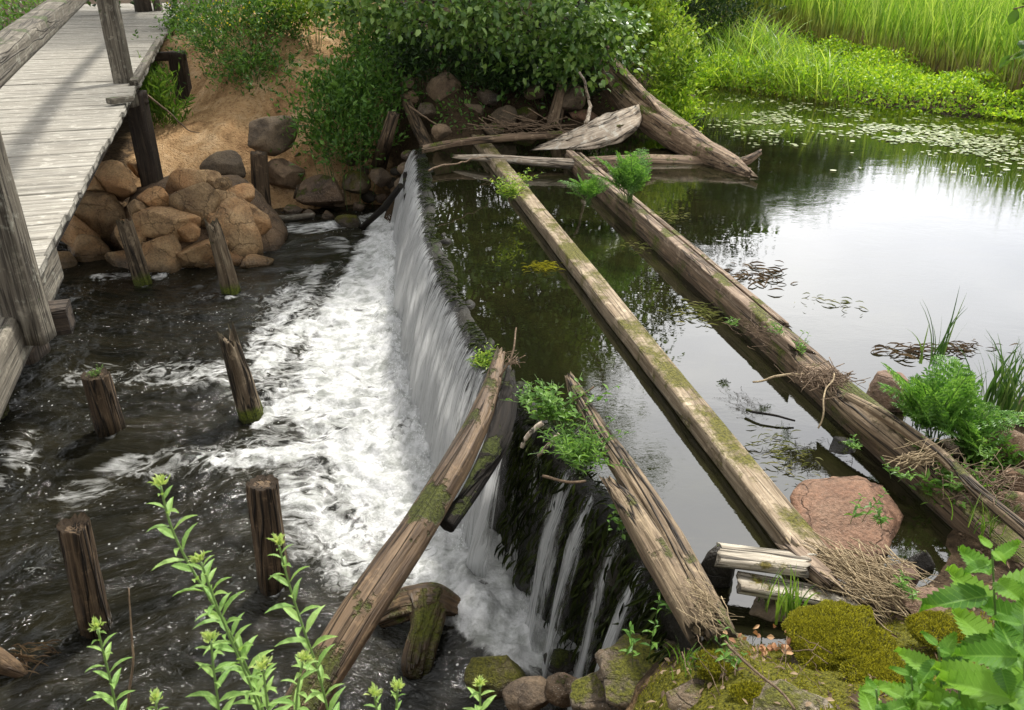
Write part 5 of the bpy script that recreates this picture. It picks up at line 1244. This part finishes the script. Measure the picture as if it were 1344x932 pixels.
# ---- foreground lance-leaved stems
LL10 = (np.array([[0,0,0],[.12,.22,.03],[.12,0,0],[.12,-.22,.03],[.35,.48,.09],[.35,0,.03],[.35,-.48,.09],[.62,.42,.07],[.62,0,.01],[.62,-.42,.07],[.85,.2,-.03],[.85,0,-.07],[.85,-.2,-.03],[1,0,-.16]]),
        [(0,2,1),(0,3,2),(1,2,5,4),(2,3,6,5),(4,5,8,7),(5,6,9,8),(7,8,11,10),(8,9,12,11),(10,11,13),(11,12,13)])
GG = 'pale green lance-leaved stems in the foreground'
def lance(pxs, Y, label, seed, ls=.062, step=.017):
    rr = np.random.RandomState(seed); Yt = Y
    P = np.array([atY(x, y, Yt+.0006*(y-932)*-.25) for x, y in pxs]); base = P[-1].copy(); root = base+(base-P[-2])/np.linalg.norm(base-P[-2])*.1
    gzz = ground_z(root[0], root[1])[0]; root2 = np.array([root[0]+.05, root[1]-.05, min(gzz, root[2]-.05)])
    C, t = resample(np.array(list(P)+[root, root2]), .01); n = len(C)
    th = thing('lance_leaved_stem', root2, label, 'plant', GG)
    V, f = tube(C, .0022, .0042, 8); mesh('stem', V, f, STEMG, th, {'rnd': np.full(len(V), .6), 'al': np.full(len(V), .5)}, True, root2)
    Pl=[]; D=[]; Nn=[]; L=[]; a = rr.rand()*6; s = .012
    T = unit(np.gradient(C, axis=0))
    while s < t[-1]*.93:
        k = min(int(s/t[-1]*n), n-1); up_ = -T[k]; a += 2.4+rr.normal()*.2
        x_ = unit(np.cross(up_, [.3,1,.1])); y_ = np.cross(up_, x_); rad_ = x_*math.cos(a)+y_*math.sin(a)
        g_ = min(1, .45+s*3.5); Pl.append(C[k]); D.append(rad_+up_*rr.uniform(.35, .8)); Nn.append(up_*1.2-rad_*.3+rr.normal(size=3)*.15); L.append(ls*g_*rr.uniform(.8, 1.15)); s += step*(.5+.5*g_)
    L = np.array(L); leaf_obj('leaves', LL10, Pl, D, Nn, L, L*.27, GOLDR, th, root2, seed)
    m = 40; up_ = -T[0]; d = dirs(m, rr)*.9+up_*1.1; q = C[0]+unit(d)*rr.uniform(.002, .012, m)[:, None]
    leaf_obj('bud_cluster', T6, q, d, dirs(m, rr, .5), rr.uniform(.010, .020, m), rr.uniform(.004, .007, m), BUD, th, root2, seed)
lance([(211,638),(222,690),(248,742),(285,800),(318,860),(345,932)], 1.22, 'tallest lance-leaved stem, arching from the bottom edge up to the left', 951)
lance([(264,738),(282,790),(305,845),(330,900),(345,950)], 1.18, 'lance-leaved stem close behind the tallest one, with a pale bud head', 952)
lance([(366,716),(380,770),(398,825),(418,880),(432,940)], 1.22, 'lance-leaved stem just left of the leaning log', 953)
lance([(128,826),(138,865),(148,905),(156,950)], 1.25, 'short lance-leaved stem at the lower left beside the dry stalk', 954)
lance([(277,842),(280,880),(286,915),(290,960)], 1.12, 'short lance-leaved stem under the tallest one', 955, .058)
lance([(398,868),(390,900),(388,940),(388,980)], 1.1, 'short lance-leaved stem at the bottom in front of the leaning log', 956, .06)
lance([(345,878),(350,910),(352,950)], 1.1, 'lance-leaved shoot between the two tall stems at the bottom edge', 957, .06)
lance([(492,914),(496,940),(500,980)], 1.15, 'pale shoot tip at the bottom edge right of the leaning log', 958, .05)
lance([(630,900),(630,925),(632,970)], 1.3, 'shoot with broad narrow leaves at the bottom edge below the golden mossy stone', 959, .07)
lance([(522,906),(520,935),(516,980)], 1.2, 'smaller pale shoot tip, right neighbour of the other one at the bottom edge', 960, .045)
lance([(205,920),(206,960),(208,990)], 1.15, 'shoot tip barely entering the bottom edge at the lower left', 961, .05)
# ---- nettles
def nettle(pxs, Y, label, seed, ls=.10, pairs=6):
    rr = np.random.RandomState(seed); P = np.array([atY(x, y, Y) for x, y in pxs]); root = P[-1]+(P[-1]-P[-2])*.5; gz_ = ground_z(root[0], root[1])[0]
    root = np.array([root[0], root[1], min(gz_, root[2])])
    C, t = resample(np.array(list(P)+[root]), .01); n = len(C); th = thing('nettle', root, label, 'plant', 'nettles in the right foreground')
    V, f = tube(C, .0018, .004, 8); mesh('stem', V, f, STEMG, th, {'rnd': np.full(len(V), .3), 'al': np.full(len(V), .5)}, True, root)
    Pl=[]; D=[]; Nn=[]; L=[]; s = .004; T = unit(np.gradient(C, axis=0)); a0 = rr.rand()*3
    for j in range(pairs+2):
        k = min(int(s/t[-1]*n), n-1); up_ = -T[k]; a = a0+j*math.pi/2+rr.normal()*.15
        x_ = unit(np.cross(up_, [.1,1,.2])); y_ = np.cross(up_, x_); g_ = min(1, .35+j*.22)
        for sg in (0, math.pi):
            r_ = x_*math.cos(a+sg)+y_*math.sin(a+sg)
            Pl.append(C[k]+r_*.012*g_); D.append(r_+up_*rr.uniform(-.05, .45)*(1.4-g_)); Nn.append(up_+rr.normal(size=3)*.15); L.append(ls*g_*rr.uniform(.85, 1.1))
        s += .018+.035*g_
    L = np.array(L); leaf_obj('leaves', NT_, Pl, D, Nn, L, L*.56, NETTLE, th, root, seed)
nettle([(1302,722),(1306,800),(1312,880),(1318,960)], 1.15, 'tallest nettle with toothed leaves at the right, reaching over the pond edge', 971, .115, 6)
nettle([(1312,858),(1316,910),(1320,980)], .95, 'low nettle with big pale leaves at the lower right corner', 972, .11, 4)
nettle([(1196,888),(1200,930),(1204,990)], 1.05, 'nettle at the bottom edge, leftmost of the nettles', 973, .10, 4)
nettle([(1362,770),(1364,840),(1366,940)], 1.1, 'nettle cut off by the right edge behind the tallest one', 974, .11, 5)
nettle([(1345,820),(1345,880),(1345,960)], .9, 'nettle filling the lower right corner beside the low pale one', 976, .11, 5)
nettle([(1150,905),(1155,950),(1160,990)], 1.0, 'nettle shoot left of all the other nettles, barely above the bottom edge', 977, .08, 4)
nettle([(1232,850),(1236,910),(1240,980)], 1.05, 'nettle standing left of the low pale one, in front of the bright moss cushion', 978, .10, 5)
nettle([(1258,900),(1262,950),(1264,990)], 1.0, 'nettle shoot at the bottom edge between its larger neighbours', 975, .09, 4)
# overhanging sprays at the upper right edge
def spray_branch(qs, Y, label, seed):
    rr = np.random.RandomState(seed); P = np.array([atY(x, y, Y) for x, y in qs]); C, t = resample(P, .01)
    th = thing('overhanging_twig', P[0], label, 'branch', 'leafy twigs at the upper right edge'); V, f = tube(C, .005, .002, 6); mesh('twig', V, f, TWIG, th, {'gc': V}, True, P[0])
    m = 26; k = rr.randint(len(C)//3, len(C), m); leaf_obj('leaves', LT, C[k], dirs(m, rr, -.1), dirs(m, rr, .8), .05*rr.uniform(.6, 1.2, m), .035, ALDER, th, P[0], seed)
spray_branch([(1480,40),(1400,55),(1345,62),(1322,78)], 2.6, 'leafy twig tip entering from the right edge above the reeds', 981)
spray_branch([(1480,0),(1400,0),(1350,6),(1330,12)], 2.6, 'leafy twig tip in the upper right corner', 982)
# ---- moss, litter on the foreground bank
def mossy(px, py, z, wp, hp, label, seed):
    p = at(px, py, z); m = m_per_px(p); V, f = rock_shape(seed, 3, 5, .45, (.5,.8), fine=.22); rad_ = np.array([wp*m/2, wp*m/2*.85, hp*m/2*.42])
    t = thing('moss_cushion', p-UPV*rad_[2]*.5, label, 'moss'); V = V*rad_; mesh('cushion', V+p-UPV*rad_[2]*.35, f, MOSSROCK, t, None, True, t.location)
    rr = np.random.RandomState(seed); n = int(26000*rad_[0]*rad_[0]*30); k = rr.randint(len(f), size=n); b = rr.dirichlet([1,1,1], n); q = (V[f[k]]*b[..., None]).sum(1); nn = unit(q/rad_**2)
    ok = nn[:, 2] > -.2; q = q[ok]; nn = nn[ok]; n = len(q)
    leaf_obj('moss_fronds', T4, q+p-UPV*rad_[2]*.35, nn*.8+rr.normal(size=(n, 3))*.5+UPV*.4, rr.normal(size=(n, 3)), rr.uniform(.007, .016, n), rr.uniform(.004, .007, n), MOSSL, t, t.location, seed)
mossy(1095, 838, 1.42, 170, 84, 'large olive moss cushion in the middle of the foreground bank', 991)
mossy(1232, 826, 1.42, 90, 50, 'smaller bright moss cushion left of the nettles', 992)
mossy(945, 878, 1.42, 70, 44, 'yellow-green moss cushion at the foot of the split log', 993)
mossy(1160, 880, 1.5, 110, 44, 'flat moss patch below the large cushion', 994)
mossy(985, 915, 1.5, 60, 26, 'small moss patch next to the pale lichen-covered block', 995)
rr = np.random.RandomState(5); n = 26000; X = rr.uniform(-.2, 2.6, n); Y = rr.uniform(1.3, 3.0, n); Z = ground_z(X, Y)
mk = near_seg(X, Y, pl(1.4, (1090,845,.6), (1230,830,.5)))+near_seg(X, Y, pl(1.4, (930,880,.4), (1000,930,.4)))
k = (Z > 1.1) & (mk+.35*fbm(p3(X*5, Y*5), 3, 2) > .42); P = np.stack([X, Y, Z], 1)[k]; n = len(P)
stuff(leaf_obj('moss', T4, P, rr.normal(size=(n, 3))*.5+UPV, rr.normal(size=(n, 3)), rr.uniform(.007, .015, n), .006, MOSSL), 'thin carpet of moss on the foreground bank', 'moss')
n = 5200; X = rr.uniform(-.3, 3.4, n); Y = rr.uniform(1.3, 5.0, n); Z = ground_z(X, Y); k = Z > 1.17; P = np.stack([X, Y, Z+.012], 1)[k]; n = len(P)
stuff(leaf_obj('leaf_litter', LT, P, rr.normal(size=(n, 3))*np.array([1,1,.15]), UPV+rr.normal(size=(n, 3))*.4, rr.uniform(.015, .05, n), rr.uniform(.004, .018, n), FLOATBROWN), 'dry brown litter scattered over the near bank', 'litter')
c = at(1015, 845, 1.42); n = 34; P = c+rr.normal(size=(n, 3))*np.array([.07,.04,.01])
tag(leaf_obj('dead_leaves', LT, P, rr.normal(size=(n, 3))*np.array([1,1,.4]), UPV+rr.normal(size=(n, 3))*.6, rr.uniform(.02, .04, n), rr.uniform(.014, .024, n), DEADL, None, c), 'small drift of orange-brown dead leaves by the green grass tuft', 'dead leaves')
# ================================================================ camera, sky, sun
cam = bpy.data.cameras.new('camera'); cam.sensor_width = 36; cam.lens = F/1344*36; cam.clip_end = 2000; cam.clip_start = .05
co = bpy.data.objects.new('camera', cam); COL.objects.link(co); co.location = (0, 0, CZ); co.rotation_euler = (math.pi/2-TH, 0, 0)
cam.dof.use_dof = True; cam.dof.focus_distance = 6.0; cam.dof.aperture_fstop = 10
S.camera = co
W = bpy.data.worlds.new('World'); S.world = W; W.use_nodes = True; nt = W.node_tree; nt.nodes.clear()
o = nt.nodes.new('ShaderNodeOutputWorld'); bg = nt.nodes.new('ShaderNodeBackground'); sky = nt.nodes.new('ShaderNodeTexSky')
SUN_EL, SUN_AZ = math.radians(56), math.radians(28)      # azimuth east of the view direction (+Y)
sky.sky_type = 'NISHITA'; sky.sun_disc = False; sky.sun_elevation = SUN_EL; sky.sun_rotation = SUN_AZ; sky.dust_density = 3
tc = nt.nodes.new('ShaderNodeTexCoord'); no = nt.nodes.new('ShaderNodeTexNoise'); no.inputs['Scale'].default_value = 2.2; no.inputs['Detail'].default_value = 5
mp = nt.nodes.new('ShaderNodeMapping'); mp.inputs['Scale'].default_value = (1, 1, 2.6)
rp = nt.nodes.new('ShaderNodeValToRGB'); rp.color_ramp.elements[0].position = .3; rp.color_ramp.elements[0].color = (10.5, 10.7, 11.2, 1)
rp.color_ramp.elements[1].position = .7; rp.color_ramp.elements[1].color = (17, 16.8, 16.4, 1)
mx = nt.nodes.new('ShaderNodeMix'); mx.data_type = 'RGBA'; mx.inputs[0].default_value = .85
L = nt.links.new
L(tc.outputs['Generated'], mp.inputs[0]); L(mp.outputs[0], no.inputs[0]); L(no.outputs[0], rp.inputs[0]); L(sky.outputs[0], mx.inputs[6]); L(rp.outputs[0], mx.inputs[7])
# bright veil of thin cloud on the sun's side of the sky
dt_ = nt.nodes.new('ShaderNodeVectorMath'); dt_.operation = 'DOT_PRODUCT'; gd = Vector((math.sin(SUN_AZ)*.93, math.cos(SUN_AZ)*.93, .36)); dt_.inputs[1].default_value = gd
mr = nt.nodes.new('ShaderNodeMapRange'); mr.interpolation_type = 'SMOOTHSTEP'
for i_, v_ in enumerate((.70, 1.0, .78, 2.25)): mr.inputs[i_+1].default_value = v_
sc = nt.nodes.new('ShaderNodeVectorMath'); sc.operation = 'SCALE'
L(tc.outputs['Generated'], dt_.inputs[0]); L(dt_.outputs['Value'], mr.inputs[0]); L(mx.outputs[2], sc.inputs[0]); L(mr.outputs[0], sc.inputs['Scale'])
L(sc.outputs[0], bg.inputs[0]); bg.inputs[1].default_value = .105; L(bg.outputs[0], o.inputs[0])
sl = bpy.data.lights.new('sun', 'SUN'); sl.energy = 4.2; sl.angle = math.radians(5); sl.color = (1, .965, .90)
so = bpy.data.objects.new('sun', sl); COL.objects.link(so)
d = Vector((math.sin(SUN_AZ)*math.cos(SUN_EL), math.cos(SUN_AZ)*math.cos(SUN_EL), math.sin(SUN_EL)))
so.rotation_euler = d.to_track_quat('Z', 'Y').to_euler(); so.location = d*30
vs = S.view_settings; vs.view_transform = 'Standard'; vs.look = 'None'; vs.gamma = 1; vs.use_curve_mapping = False; vs.exposure = 0.42
S.cycles.transparent_max_bounces = 12
S.cycles.max_bounces = 8
